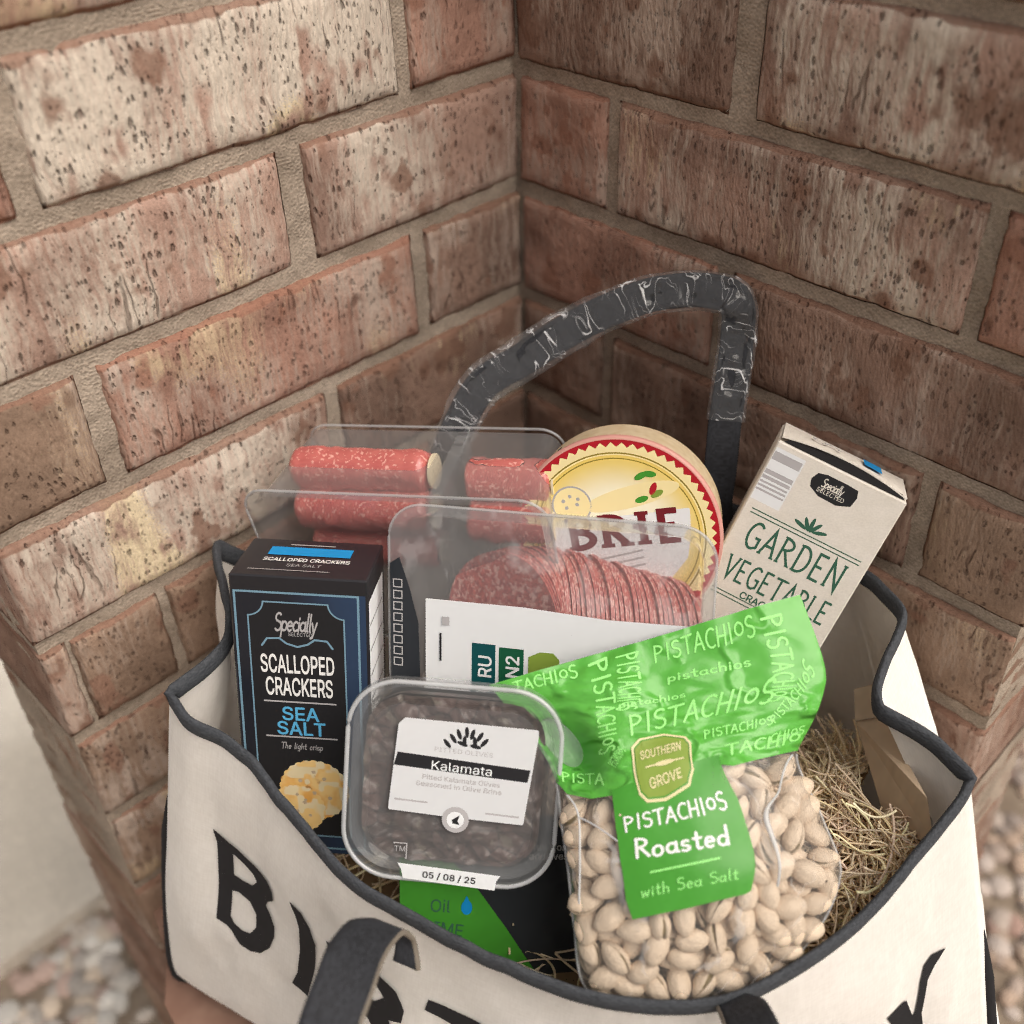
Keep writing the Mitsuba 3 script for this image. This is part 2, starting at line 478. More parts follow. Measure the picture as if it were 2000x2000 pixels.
def paving_look(p, n, uv):
    b = fbm(p.x * 5, p.y * 5, 1.0, octaves=5)
    g = noise(p.x * 420, p.y * 420, 2.0)
    return mix((.60, .54, .46), (.84, .775, .68), smoothstep(.3, .7, b)) * (.8 + .35 * g)


scene['paving'] = two({'type': 'principled', 'base_color': proc(paving_look), 'roughness': .9, 'specular': .2})
scene['step_clay'] = two({'type': 'diffuse', 'reflectance': proc(lambda p, n, uv: mix((.22, .12, .09), (.33, .21, .16), fbm(p.x * 60, p.y * 60, p.z * 60, octaves=4)))})
scene['soil'] = two({'type': 'diffuse', 'reflectance': proc(lambda p, n, uv: mix((.16, .12, .09), (.33, .27, .21), fbm(p.x * 40, p.y * 40, 1.0, octaves=4)))})
scene['pebble_stone'] = two({'type': 'principled', 'roughness': .8, 'specular': .25, 'base_color': {'type': 'mesh_attribute', 'name': 'vertex_color'}})

# ------------------------------------------------------------------ the two brick walls of the nook
Hc = .0812            # one course: brick and joint
ZTOP = .60            # height of one bed joint, from which courses are counted down
END = 5.0 * Hc        # where either wall stops
DEEP = .115           # thickness of the walls


def wall_frame(side):
    if side == 'left':      # face x = 0, running towards -y: distance t along -y
        return lambda t, d, z: np.stack([-d, -t, z], -1)
    return lambda t, d, z: np.stack([t, d, z], -1)


def make_brick(fr, flip, t0, t1, z0, z1, idn, depth, seed, tilt):
    nu, nv = max(6, int((t1 - t0) / .0045)), max(6, int((z1 - z0) / .0045))
    u, v = np.meshgrid(np.linspace(0, 1, nu), np.linspace(0, 1, nv), indexing='ij')
    t, z = t0 + u * (t1 - t0), z0 + v * (z1 - z0)
    q = np.stack([t * 1.0, z * 1.0, np.full_like(t, seed * 3.7)], -1)
    # ragged arrises
    wob = (meshkit.fbm(q * [90, 90, 1], 3, seed) - .5)
    du, dv = np.minimum(u, 1 - u) * (t1 - t0), np.minimum(v, 1 - v) * (z1 - z0)
    edge = np.minimum(du, dv)
    chip = np.clip(meshkit.fbm(q * [55, 55, 1], 3, seed + 9) - .5, 0, 1) * .03
    d = .0034 * np.exp(-np.maximum(edge - 0.0, 0) / (.0022 + chip)) + wob * .0022 + (meshkit.fbm(q * [16, 16, 1], 2, seed + 4) - .5) * .003
    d = d + tilt[0] * (u - .5) + tilt[1] * (v - .5)
    rag = np.where((u == 0) | (u == 1) | (v == 0) | (v == 1), 1, 0)
    t = t + np.where(u == 0, 1, np.where(u == 1, -1, 0)) * (.0012 + .004 * np.abs(wob)) * rag
    z = z + np.where(v == 0, 1, np.where(v == 1, -1, 0)) * (.001 + .004 * np.abs(wob)) * rag
    P = fr(t.ravel(), d.ravel(), z.ravel())
    uv = np.c_[idn + .02 + u.ravel() * (t1 - t0), .02 + v.ravel() * (z1 - z0)]
    f = grid_faces(nu, nv)
    loop = np.r_[np.arange(nu) * nv, (nu - 1) * nv + np.arange(1, nv), (np.arange(nu - 2, -1, -1)) * nv + nv - 1, np.arange(nv - 2, 0, -1)]
    # the sides run back into the wall; their uv goes on around the corner
    tb, zb = t.ravel()[loop], z.ravel()[loop]
    ns = len(P)
    steps = np.linspace(0, 1, 8)[1:]
    Ps, uvs, k = [P], [uv], ns
    prev = loop
    for s in steps:
        dd = d.ravel()[loop] + s * depth
        jig = (meshkit.fbm(np.c_[tb * 70, zb * 70, dd * 70], 2, seed + 2) - .5) * .002
        Ps.append(fr(tb + jig, dd, zb + jig))
        out = np.where(np.isclose(u.ravel()[loop], 0), -1, np.where(np.isclose(u.ravel()[loop], 1), 1, 0))
        uvs.append(np.c_[uv[loop, 0] * 1.0 + out * s * depth * .999 + np.where(out < 0, .3, 0), uv[loop, 1]])
        cur = np.arange(k, k + len(loop))
        k += len(loop)
        n1, n2 = np.roll(prev, -1), np.roll(cur, -1)
        f = np.vstack([f, np.c_[prev, cur, n2], np.c_[prev, n2, n1]])
        prev = cur
    Ps, uvs = np.vstack(Ps), np.vstack(uvs)
    if flip:
        f = f[:, ::-1]
    return trimesh.Trimesh(Ps, f, process=False), uvs


# courses counted downwards from ZTOP; (from, to) along the wall in courses, with a look
C, P_, R_, N_, D_ = 'brick_cream', 'brick_pale', 'brick_red', 'brick_tan', 'brick_dusk'
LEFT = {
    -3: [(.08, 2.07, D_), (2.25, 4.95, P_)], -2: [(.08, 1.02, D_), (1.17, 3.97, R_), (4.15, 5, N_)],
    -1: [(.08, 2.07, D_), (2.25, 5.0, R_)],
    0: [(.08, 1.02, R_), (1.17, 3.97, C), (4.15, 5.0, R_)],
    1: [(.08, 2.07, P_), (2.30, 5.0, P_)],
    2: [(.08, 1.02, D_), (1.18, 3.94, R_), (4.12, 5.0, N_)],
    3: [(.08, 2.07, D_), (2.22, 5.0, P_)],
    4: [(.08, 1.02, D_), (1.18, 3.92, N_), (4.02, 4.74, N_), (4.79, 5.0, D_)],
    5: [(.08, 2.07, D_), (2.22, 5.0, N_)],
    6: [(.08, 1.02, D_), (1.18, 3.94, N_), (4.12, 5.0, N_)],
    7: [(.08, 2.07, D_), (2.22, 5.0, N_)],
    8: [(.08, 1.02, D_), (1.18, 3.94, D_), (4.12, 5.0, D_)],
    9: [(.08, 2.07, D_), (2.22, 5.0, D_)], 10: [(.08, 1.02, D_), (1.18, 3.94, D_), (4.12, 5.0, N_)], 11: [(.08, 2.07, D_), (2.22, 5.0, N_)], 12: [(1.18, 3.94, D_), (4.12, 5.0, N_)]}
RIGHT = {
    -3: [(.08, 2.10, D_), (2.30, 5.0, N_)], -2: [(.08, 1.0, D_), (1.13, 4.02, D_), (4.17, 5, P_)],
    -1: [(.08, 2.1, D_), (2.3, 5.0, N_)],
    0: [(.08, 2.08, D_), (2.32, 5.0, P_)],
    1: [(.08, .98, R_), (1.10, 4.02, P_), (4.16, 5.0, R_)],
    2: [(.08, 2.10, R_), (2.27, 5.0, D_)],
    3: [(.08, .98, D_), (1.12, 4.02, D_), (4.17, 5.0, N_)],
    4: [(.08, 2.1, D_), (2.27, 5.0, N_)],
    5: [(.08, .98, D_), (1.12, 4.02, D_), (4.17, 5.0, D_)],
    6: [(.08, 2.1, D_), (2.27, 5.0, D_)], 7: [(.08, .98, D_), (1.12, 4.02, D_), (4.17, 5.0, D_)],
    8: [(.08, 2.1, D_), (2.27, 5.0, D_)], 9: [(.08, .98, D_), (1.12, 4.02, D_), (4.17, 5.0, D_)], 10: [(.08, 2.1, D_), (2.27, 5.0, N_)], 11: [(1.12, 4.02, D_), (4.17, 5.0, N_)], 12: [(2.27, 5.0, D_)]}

idn = 1
for side, rows, text in (('left', LEFT, 'pinkish brick wall with whitewashed wire-cut bricks, the lighter wall left of the corner'),
                         ('right', RIGHT, 'darker dusky brick wall in shade, right of the corner behind the pale carton')):
    W = thing('brick_wall', text, 'brick wall')
    fr = wall_frame(side)
    # mortar: one rough slab set back from the brick faces, its end too
    nt, nz = 110, 300
    zlo, zhi = ZTOP - 13 * Hc, ZTOP + 3 * Hc
    t, z = np.meshgrid(np.linspace(-.03, END - .002, nt), np.linspace(zlo, zhi, nz), indexing='ij')
    n_ = meshkit.fbm(np.stack([t * 120, z * 120, 0 * t + (5 if side == 'left' else 9)], -1), 3)
    d = .0042 + (n_ - .5) * .0032
    front = fr(t.ravel(), d.ravel(), z.ravel())
    fm = grid_faces(nt, nz)
    e, z2 = np.meshgrid(np.linspace(0, 1, 14), np.linspace(zlo, zhi, nz), indexing='ij')
    endp = fr((END - .002 - .003 * np.minimum(e * 4, 1) * 0 + (meshkit.fbm(np.stack([e * 14, z2 * 120, 0 * e + 3], -1), 2) - .5).clip(-.5, .5) * .003 * (e > 0)).ravel(),
              (d[-1][None] * (1 - e) + DEEP * e).ravel(), z2.ravel())
    fe = grid_faces(14, nz) + len(front)
    ff = np.vstack([fm, fe])
    part(W, 'mortar', trimesh.Trimesh(np.vstack([front, endp]), ff if side == 'right' else ff[:, ::-1], process=False), 'mortar_mix', smooth=True)
    for c, row in rows.items():
        for (a, b, look) in row:
            r = np.random.default_rng(idn)
            z1 = ZTOP - c * Hc - .0036 + r.uniform(-.0008, .0008)
            z0 = ZTOP - (c + 1) * Hc + .0036 + r.uniform(-.0008, .0008)
            t1 = b * Hc + .0022 * (b < 4.9) + (r.uniform(-.001, .0015) if b == 5.0 else 0)
            m, uvs = make_brick(fr, side == 'left', (a * Hc - .0022 if a > .1 else (-.008 if side == 'left' else .0005)), t1, z0, z1, idn, DEEP, idn, r.uniform(-.0015, .0015, 2))
            part(W, 'brick', m, look, smooth=True, uv=uvs)
            idn += 1

# ------------------------------------------------------------------ the step, the ground
sg_step = sg.Polygon([(0, 0), (0, -.400), (.04, -.412), (.07, -.432), (.16, -.445), (.55, -.22), (.55, -.13), (.404, 0)])
m = trimesh.creation.extrude_polygon(sg_step, .45, engine='earcut')
m.apply_translation((0, 0, -.45))
k = numbered('step')
scene[k] = mesh_dict(m, 'step_clay')
labels[k] = {'label': 'brown clay step in the corner under the canvas bag', 'category': 'step', 'kind': 'structure'}

GZ = -.45
g = trimesh.creation.box((300, 300, .5))
g.apply_translation((0, 0, GZ - .25))
scene['ground'] = mesh_dict(g, 'soil')
labels['ground'] = {'label': 'bare brown soil around the brick corner', 'category': 'ground', 'kind': 'structure'}
m = trimesh.creation.extrude_polygon(sg.Polygon([(-.375, .6), (-.375, -2.6), (-2.4, -2.6), (-2.4, .6)]), .03, engine='earcut')
m.apply_translation((0, 0, GZ - .006))
scene['path'] = mesh_dict(m, 'paving')
labels['path'] = {'label': 'pale concrete path beyond the left brick wall', 'category': 'path', 'kind': 'structure'}


def pebbles(n, x0, x1, y0, y1, seed, lo, hi):
    r = np.random.default_rng(seed)
    base = trimesh.creation.icosphere(subdivisions=2)
    vs, fs, cs, k = [], [], [], 0
    for i in range(n):
        s = r.uniform(lo, hi) * np.array([1, r.uniform(.6, 1), r.uniform(.4, .7)])
        v = base.vertices * (1 + .25 * (meshkit.noise(base.vertices * 1.4 + i * 5)[:, None] - .5))
        v = v * s
        a = r.uniform(0, 6.28)
        v = v @ np.array([[math.cos(a), math.sin(a), 0], [-math.sin(a), math.cos(a), 0], [0, 0, 1]])
        v = v + [r.uniform(x0, x1), r.uniform(y0, y1), GZ + s[2] * r.uniform(.2, .8)]
        pal = [(.62, .58, .52), (.40, .34, .29), (.30, .27, .25), (.55, .42, .30), (.72, .70, .66), (.34, .17, .13), (.22, .20, .19), (.48, .38, .28)][r.integers(8)]
        vs.append(v)
        fs.append(base.faces + k)
        cs.append(np.tile((np.array(pal) * .55 + np.array([.58, .53, .47]) * .45) * r.uniform(.8, 1.2), (len(v), 1)))
        k += len(v)
    return trimesh.Trimesh(np.vstack(vs), np.vstack(fs), process=False), np.vstack(cs)


m, cc = pebbles(1500, -.385, .12, -.95, -.10, 5, .006, .017)
scene['gravel'] = mesh_dict(m, 'pebble_stone', smooth=True, color=cc)
labels['gravel'] = {'label': 'loose mixed pebbles beside the left brick wall', 'category': 'gravel', 'kind': 'stuff'}
m, cc = pebbles(900, .25, .75, -.1, .75, 6, .006, .017)
scene['gravel_bed'] = mesh_dict(m, 'pebble_stone', smooth=True, color=np.clip(cc * [.75, .68, .66], 0, 1))
labels['gravel_bed'] = {'label': 'brownish grey pebbles beyond the right brick wall', 'category': 'gravel', 'kind': 'stuff'}

# ------------------------------------------------------------------ the canvas tote bag
BAG = thing('tote_bag', 'cream canvas bag with charcoal rim and big black letters standing in the brick corner', 'tote bag')
RIM_F = [(.0909, -.3699, .2803), (.104, -.3705, .2719), (.1276, -.361, .2637), (.1531, -.3568, .2535), (.1749, -.3571, .2446), (.2159, -.3563, .2296), (.2672, -.3414, .2173), (.3129, -.3238, .2093),
         (.349, -.3058, .2047), (.379, -.2824, .2028), (.4004, -.257, .2043), (.4148, -.2215, .2082), (.4261, -.1763, .2192), (.4298, -.1324, .2349), (.4316, -.1034, .2477), (.4301, -.0945, .2531)]
RIM_R = [(.4301, -.0945, .2531), (.4119, -.094, .2605), (.3938, -.0962, .2664), (.3762, -.099, .2694), (.368, -.0906, .273), (.3584, -.0584, .2789), (.3513, -.0381, .2803), (.337, -.0268, .2785), (.3165, -.019, .278), (.295, -.014, .28)]
RIM_B = [(.295, -.014, .28), (.21, -.034, .288), (.13, -.075, .292), (.07, -.14, .285), (.035, -.205, .262), (.018, -.262, .268), (.0125, -.285, .290)]
RIM_L = [(.0125, -.285, .290), (.0285, -.2945, .2945), (.0538, -.3064, .2919), (.0826, -.3246, .2845), (.089, -.337, .284), (.092, -.355, .283), (.0909, -.3699, .2803)]
BOT_F = [(.066, -.421, .004), (.20, -.372, .001), (.36, -.290, .001), (.535, -.155, .004)]
BOT_R = [(.535, -.155, .004), (.48, -.075, .001), (.40, -.018, .004)]
BOT_B = [(.40, -.018, .004), (.20, -.03, .001), (.08, -.07, .001), (.025, -.19, .001), (.014, -.315, .004)]
BOT_L = [(.014, -.315, .004), (.035, -.37, .001), (.066, -.421, .004)]
NF, NS, NB, NT = 150, 46, 70, 60


def panel(bot, rim, n, bulge, seed, fold=0.0):
    b, r = spline(bot, n), spline(rim, n)
    t = np.linspace(0, 1, NT)
    P = b[:, None] * (1 - t)[None, :, None] + r[:, None] * t[None, :, None]
    tang = np.gradient(P, axis=0)
    out = np.cross(tang, np.gradient(P, axis=1))
    out[..., 2] *= .3
    out /= np.linalg.norm(out, axis=-1, keepdims=True) + 1e-12
    u = np.linspace(0, 1, n)[:, None] + 0 * t[None]
    tt = t[None] + 0 * u
    side = np.sin(np.pi * np.clip(u, 0, 1)) ** .5
    amp = bulge * np.sin(np.pi * tt ** .7) * (.35 + .65 * side)
    # the cloth turns in under itself at the foot, and wrinkles
    foot = -.014 * np.exp(-tt / .045)
    q = np.stack([u * 5, tt * 2.2, 0 * u + seed], -1)
    q2 = np.stack([u * 16, tt * 5, 0 * u + seed + 3], -1)
    keep = np.sin(np.pi * np.clip(tt, 0, 1)) ** .5 * np.minimum(1, 14 * np.minimum(u, 1 - u) + .15)
    wr = (meshkit.fbm(q, 3, seed) - .5) * .019 + (meshkit.fbm(q2, 3, seed + 1) - .5) * .0065
    d = amp + foot + wr * keep
    return P + out * d[..., None], out


FRONT, FN = panel(BOT_F, RIM_F, NF, .016, 1)
RIGHTP, _ = panel(BOT_R, RIM_R, NS, .020, 2)
BACKP, _ = panel(BOT_B, RIM_B, NB, .0, 3)
LEFTP, _ = panel(BOT_L, RIM_L, NS, .004, 4)
for A, B in ((FRONT, RIGHTP), (RIGHTP, BACKP), (BACKP, LEFTP), (LEFTP, FRONT)):   # shared seams
    mid = (A[-1] + B[0]) / 2
    A[-1], B[0] = mid, mid


def smooth_seam(X, n=5):
    return X


def uv_of(X):
    n, m = X.shape[:2]
    u = np.r_[0, np.cumsum(np.linalg.norm(np.diff(X[:, m // 2], axis=0), axis=1))]
    v = np.r_[0, np.cumsum(np.linalg.norm(np.diff(X[n // 2], axis=0), axis=1))]
    return np.stack(np.meshgrid(u, v, indexing='ij'), -1).reshape(-1, 2)


for nm, X, lab in (('front_panel', FRONT, 'slack cream front panel with big black letters'), ('side_gusset', RIGHTP, 'right gusset folded inwards'), ('back_panel', BACKP, None), ('side_gusset', LEFTP, None)):
    part(BAG, nm, trimesh.Trimesh(X.reshape(-1, 3), grid_faces(*X.shape[:2]), process=False), 'canvas', smooth=True, uv=uv_of(X), label=lab)
foot = np.vstack([X[:-1, 0] for X in (FRONT, RIGHTP, BACKP, LEFTP)])
mb = trimesh.Trimesh(np.vstack([foot, foot.mean(0)]), [(i, (i + 1) % len(foot), len(foot)) for i in range(len(foot))], process=False)
part(BAG, 'base', mb, 'canvas', uv=mb.vertices[:, :2])
rim = np.vstack([X[:-1, -1] for X in (FRONT, RIGHTP, BACKP, LEFTP)])
rimw = rim + (meshkit.noise(rim * 90)[:, None] - .5) * .0012 + [0, 0, .001]
part(BAG, 'rim_binding', tube(rimw, .0055, 10, closed=True, squash=(.5, 1.12)), 'binding', smooth=True, label='charcoal binding tape around the rim')


def front(u, t, off=0.0):
    """The front panel's surface: u across, t up."""
    a = np.clip(np.asarray(u, float), 0, 1) * (NF - 1)
    b = np.clip(np.asarray(t, float), 0, 1) * (NT - 1)
    i, j = np.minimum(a.astype(int), NF - 2), np.minimum(b.astype(int), NT - 2)
    a, b = (a - i)[..., None], (b - j)[..., None]
    mixv = lambda X: (X[i, j] * (1 - a) + X[i + 1, j] * a) * (1 - b) + (X[i, j + 1] * (1 - a) + X[i + 1, j + 1] * a) * b
    return mixv(FRONT) + mixv(FN) * off


def corner_piping(i, X, t0, t1, nm):
    p = X[i][int(t0 * (NT - 1)):int(t1 * (NT - 1))].copy()
    s = np.linspace(0, 1, len(p))
    rad = .0036 * np.clip(np.minimum(s * 8 + .5, (1 - s) * 6 + .12), 0, 1)
    part(BAG, nm, tube(p, rad, 8), 'ink_black', smooth=True)


corner_piping(0, FRONT, .0, .74, 'piping')
corner_piping(-1, FRONT, .0, .70, 'piping')
bot = FRONT[:, 1]
part(BAG, 'piping', tube(bot, .0032, 8), 'ink_black', smooth=True)
LETTER = {
    'B': ([(.0725, .745), (.0952, .732), (.1185, .7305), (.141, .730), (.158, .7276), (.168, .713), (.1705, .685), (.160, .655), (.157, .636), (.165, .624), (.1737, .596), (.1754, .567), (.170, .516), (.157, .472), (.143, .459), (.129, .464), (.115, .489), (.106, .496), (.092, .499), (.085, .619), (.079, .711)],
          [[(.101, .704), (.119, .7035), (.135, .696), (.141, .682), (.134, .657), (.1185, .647), (.105, .642)], [(.105, .593), (.115, .604), (.134, .604), (.1445, .582), (.147, .542), (.141, .516), (.129, .508), (.116, .513), (.109, .5255)]]),
    'I': ([(.1994, .760), (.2174, .757), (.2293, .728), (.2386, .685), (.2378, .590), (.230, .4555), (.2047, .450), (.212, .508), (.2142, .5945), (.2133, .682), (.208, .727)], []),
    'R': ([(.2531, .735), (.275, .745), (.300, .737), (.3193, .720), (.338, .700), (.3507, .655), (.3497, .614), (.334, .590), (.345, .55), (.370, .47), (.34, .46), (.31, .55), (.295, .56), (.293, .46), (.262, .455), (.265, .60), (.262, .70)], [[(.290, .690), (.315, .68), (.325, .65), (.315, .62), (.292, .62)]]),
    'T': ([(.3737, .7014), (.3755, .738), (.4339, .742), (.480, .745), (.482, .71), (.445, .70), (.440, .46), (.415, .455), (.418, .69)], []),
    'H': ([(.505, .74), (.528, .745), (.530, .62), (.565, .62), (.567, .745), (.590, .74), (.588, .455), (.563, .46), (.565, .585), (.531, .585), (.529, .46), (.505, .455)], []),
    'D': ([(.615, .74), (.66, .745), (.70, .69), (.712, .6), (.70, .51), (.66, .46), (.617, .455)], [[(.64, .70), (.665, .69), (.685, .6), (.665, .51), (.64, .50)]]),
    'A': ([(.775, .752), (.800, .746), (.822, .728), (.83, .682), (.85, .455), (.82, .46), (.815, .53), (.772, .535), (.758, .46), (.73, .455)], [[(.785, .58), (.812, .575), (.808, .68)]]),
    'Y': ([(0.8499, .7057), (0.8785, .7051), (0.8913, .636), (0.8953, .684), (0.8980, .722), (0.9036, .754), (0.9155, .764), (0.9350, .753), (0.9180, .736), (0.9080, .716), (0.9040, .677), (0.9010, .641), (0.9050, .594), (0.9080, .455), (0.8790, .46), (0.8850, .5636), (0.8724, .621)], [])}
for ch, (o, holes) in LETTER.items():
    g = sg.Polygon(o, holes).buffer(.002).buffer(-.002)
    part(BAG, 'letter', decal(g, front, .0011, size=.008), 'ink_black', smooth=True, label=f'big black printed letter {ch}')

# handles
def ribbon(L, Rr_, thick, n=70):
    l, r = spline(L, n), spline(Rr_, n)
    w = np.linspace(0, 1, 9)
    P = l[:, None] * (1 - w)[None, :, None] + r[:, None] * w[None, :, None]
    N = np.cross(np.gradient(P, axis=0), np.gradient(P, axis=1))
    N /= np.linalg.norm(N, axis=-1, keepdims=True) + 1e-12
    sec = np.concatenate([P + N * thick / 2, (P - N * thick / 2)[:, ::-1]], 1)
    k = sec.shape[1]
    f = []
    for j in range(k):
        j2 = (j + 1) % k
        i = np.arange(n - 1)
        f += [np.c_[i * k + j, (i + 1) * k + j, (i + 1) * k + j2], np.c_[i * k + j, (i + 1) * k + j2, i * k + j2]]
    caps = [(e * k, e * k + j, e * k + j + 1) for e in (0, n - 1) for j in range(1, k - 1)]
    uv = np.stack(np.meshgrid(np.linspace(0, .4, n), np.linspace(0, .06, k), indexing='ij'), -1).reshape(-1, 2)
    return trimesh.Trimesh(sec.reshape(-1, 3), np.vstack(f + [np.array(caps)]), process=False), uv


SL = np.array([(.2682, -.3638, .2150), (.2655, -.3588, .2265), (.2631, -.3664, .2467), (.2618, -.377, .2584), (.2663, -.3883, .2691), (.2729, -.4002, .274), (.2813, -.4144, .2728), (.287, -.4265, .2672), (.2915, -.4366, .2572), (.2964, -.4459, .2409), (.3016, -.4532, .2164)])
SR = np.array([(.2801, -.3581, .2120), (.2731, -.3534, .2243), (.273, -.3572, .2372), (.2777, -.3667, .2481), (.2853, -.3797, .2566), (.2951, -.3925, .2618), (.3025, -.4043, .262), (.3061, -.4108, .2587), (.3115, -.4191, .2487), (.3167, -.4268, .2326), (.3221, -.433, .2085)])
eu = unit((.776, .631, 0))
DROP = np.array([-.016, -.013, -.040])
mid = np.array([.345, -.308, 0])
mir = lambda X: X - 2 * ((X - mid) @ eu)[:, None] * eu + eu * .0
low = lambda X: np.array([X[-1] + [.02, .004, -.05], (X[-1] + mir(X)[-1]) / 2 + [.004, -.006, -.085], mir(X)[-1] + [-.02, -.02, -.05]])
L_all = np.vstack([SL, low(SL), (mir(SL) + DROP)[::-1]])
R_all = np.vstack([SR, [SR[-1] + [-.004, .0, -.025], (SR[-1] + mir(SR)[-1]) / 2 + [.004, -.006, -.052], mir(SR)[-1] + [.0, -.004, -.025]], (mir(SR) + DROP)[::-1]])
m, uv = ribbon(L_all, R_all, .0026, 150)
part(BAG, 'front_handle', m, 'webbing', smooth=True, uv=uv, label='black webbing handle hanging down over the front')
for X, nm in ((R_all, 'a'),):
    part(BAG, 'front_handle_edge', tube(spline(X, 150), .0016, 6), 'webbing_edge', smooth=True)

HP = spline([(.094, -.175, .285), (.0925, -.168, .312), (.0911, -.153, .3406), (.091, -.1397, .3572), (.0932, -.1262, .3723), (.1064, -.1032, .3862), (.1223, -.0779, .4025), (.1366, -.0603, .4133), (.1599, -.0364, .4249), (.1814, -.021, .4280), (.1965, -.0150, .4268), (.2020, -.0148, .4195),
             (.2040, -.0165, .4066), (.2102, -.0264, .3816), (.2143, -.0351, .3611), (.2228, -.0478, .3303), (.2281, -.0560, .3077), (.231, -.052, .285)], 120)


def strap_section(path, w, th, crinkle, seed, nw=14):
    """A flat strap along a path whose width lies across the line of sight of someone in front of the bag."""
    t = np.gradient(path, axis=0)
    t /= np.linalg.norm(t, axis=1, keepdims=True)
    out = unit((.62, -.60, .50))
    a = np.cross(t, out)
    a /= np.linalg.norm(a, axis=1, keepdims=True)
    b = np.cross(a, t)
    ang = np.arange(nw * 2) * np.pi / nw
    ca, sa_ = np.sign(np.cos(ang)) * np.abs(np.cos(ang)) ** .6, np.sign(np.sin(ang)) * np.abs(np.sin(ang)) ** .6
    s = np.linspace(0, 1, len(path))
    W = np.broadcast_to(w, len(path))
    q = np.stack(list(np.meshgrid(s * 26, ang * 2.6, indexing='ij')) + [np.zeros((len(path), nw * 2))], -1)
    c = (meshkit.fbm(q, 3, seed) - .5) * crinkle * 2
    v = path[:, None] + a[:, None] * (ca[None] * W[:, None] / 2 * (1 + 0 * c) + np.cos(ang)[None] * c * .6)[..., None] + b[:, None] * (sa_[None] * th / 2 + np.sin(ang)[None] * c)[..., None]
    k = nw * 2
    i, j = np.meshgrid(np.arange(len(path) - 1), np.arange(k), indexing='ij')
    f = np.stack([i * k + j, i * k + (j + 1) % k, (i + 1) * k + (j + 1) % k, (i + 1) * k + j], -1).reshape(-1, 4)
    L = np.r_[0, np.cumsum(np.linalg.norm(np.diff(path, axis=0), axis=1))]
    uv = np.stack(np.meshgrid(L, np.abs(np.linspace(-1, 1, k)) * .03, indexing='ij'), -1).reshape(-1, 2)
    return trimesh.Trimesh(v.reshape(-1, 3), np.vstack([f[:, [0, 1, 2]], f[:, [0, 2, 3]]]), process=False), uv


sw = np.linspace(0, 1, 120)
m, uv = strap_section(HP, .0205, .003, 0, 1)
hk = part(BAG, 'back_handle', m, 'webbing', smooth=True, uv=uv, label='black back handle still wrapped in clear crumpled film')
fine = spline(HP[6:-22], 420)
m, uv = strap_section(fine, .0230 + .0045 * np.exp(-((np.linspace(0, 1, 420) - .35) / .22) ** 2), .0050, .0024, 4, nw=22)
part(hk, 'film_wrap', m, 'crumpled_film', smooth=True, uv=uv)


# ------------------------------------------------------------------ what is in the bag
def ink(parent, fr, shape, x, z, bsdf, off=.00025, name='lettering', rot=0.0):
    g = sa.translate(sa.rotate(shape, rot, origin=(0, 0)), x, z)
    return part(parent, name, decal(g, fr.front, off), bsdf)


def bar(x0, x1, z0, z1):
    return sg.box(x0, z0, x1, z1)


# --- dark cracker carton
K = thing('cracker_carton', 'tall dark blue-black cracker carton standing at the left, printed SEA SALT in blue', 'cracker box')
fr = Frame((.1231, -.295, .3401), [[.7555, -.636, -.1574], [.6542, .7188, .2353], [-.0365, -.2807, .9591]])
w, dp, hh = .0768, .050, .185
m = rbox(-w / 2, w / 2, 0, dp, -hh, 0, .0009)
part(K, 'carton', fr.mesh(m), 'carton_black')
fz = lambda px: -(px - 1127) * .000314
face = sg.box(-w / 2 + .001, -hh + .001, w / 2 - .001, -.0092)
v, f = tri2(face)
part(K, 'front_print', trimesh.Trimesh(fr.front(v[:, 0], v[:, 1], .00012), f, process=False), 'carton_dark', uv=np.c_[(v[:, 0] + w / 2) / w, v[:, 1]])
outer = sg.box(-w / 2 + .002, -hh + .004, w / 2 - .0045, -.0092)
ink(K, fr, ring(outer, .0013), 0, 0, 'ink_steel', name='printed_frame')
ix0, ix1, iz1, iz0, cc = -w / 2 + .0092, w / 2 - .0128, -.0152, -.172, .0088
inner = sg.box(ix0, iz0, ix1, iz1).difference(sg.Point(ix0, iz1).buffer(cc)).difference(sg.Point(ix1, iz1).buffer(cc))
part(K, 'front_panel', decal(inner, fr.front, .0002), 'ink_dark')
ink(K, fr, ring(inner, .0009), 0, 0, 'ink_steel', name='printed_frame', off=.0003)
xm = (ix0 + ix1) / 2
ink(K, fr, strokes('Specially', .0112, .13, squeeze=.62, slant=14, gap=-.03, jitter=.02), xm, -.0275, 'ink_grey', name='logo', off=.0003)
ink(K, fr, text2('SELECTED', .0022, .9), xm + .002, -.0352, 'ink_grey', name='logo', off=.0003)
orn = sg.LineString([(-.020, -.003), (-.017, .0015), (-.010, .002), (-.006, -.0012), (0, -.003), (.006, -.0012), (.010, .002), (.017, .0015), (.020, -.003)]).buffer(.0006)
ink(K, fr, orn, xm, -.0400, 'ink_steel', name='ornament', off=.0003)
ink(K, fr, text2('SCALLOPED', .0112, .47, True), xm - .0005, -.0543, 'ink_white', off=.0003)
ink(K, fr, text2('CRACKERS', .0112, .48, True), xm, -.069, 'ink_white', off=.0003)
ink(K, fr, bar(-.021, .021, -.0005, .0005), xm, -.0790, 'ink_grey', name='printed_line', off=.0003)
ink(K, fr, text2('SEA', .0085, .98, True), xm, -.0868, 'ink_sky', off=.0003)
ink(K, fr, text2('SALT', .0085, .98, True), xm, -.0966, 'ink_sky', off=.0003)
ink(K, fr, bar(-.021, .021, -.0005, .0005), xm, -.1025, 'ink_grey', name='printed_line', off=.0003)
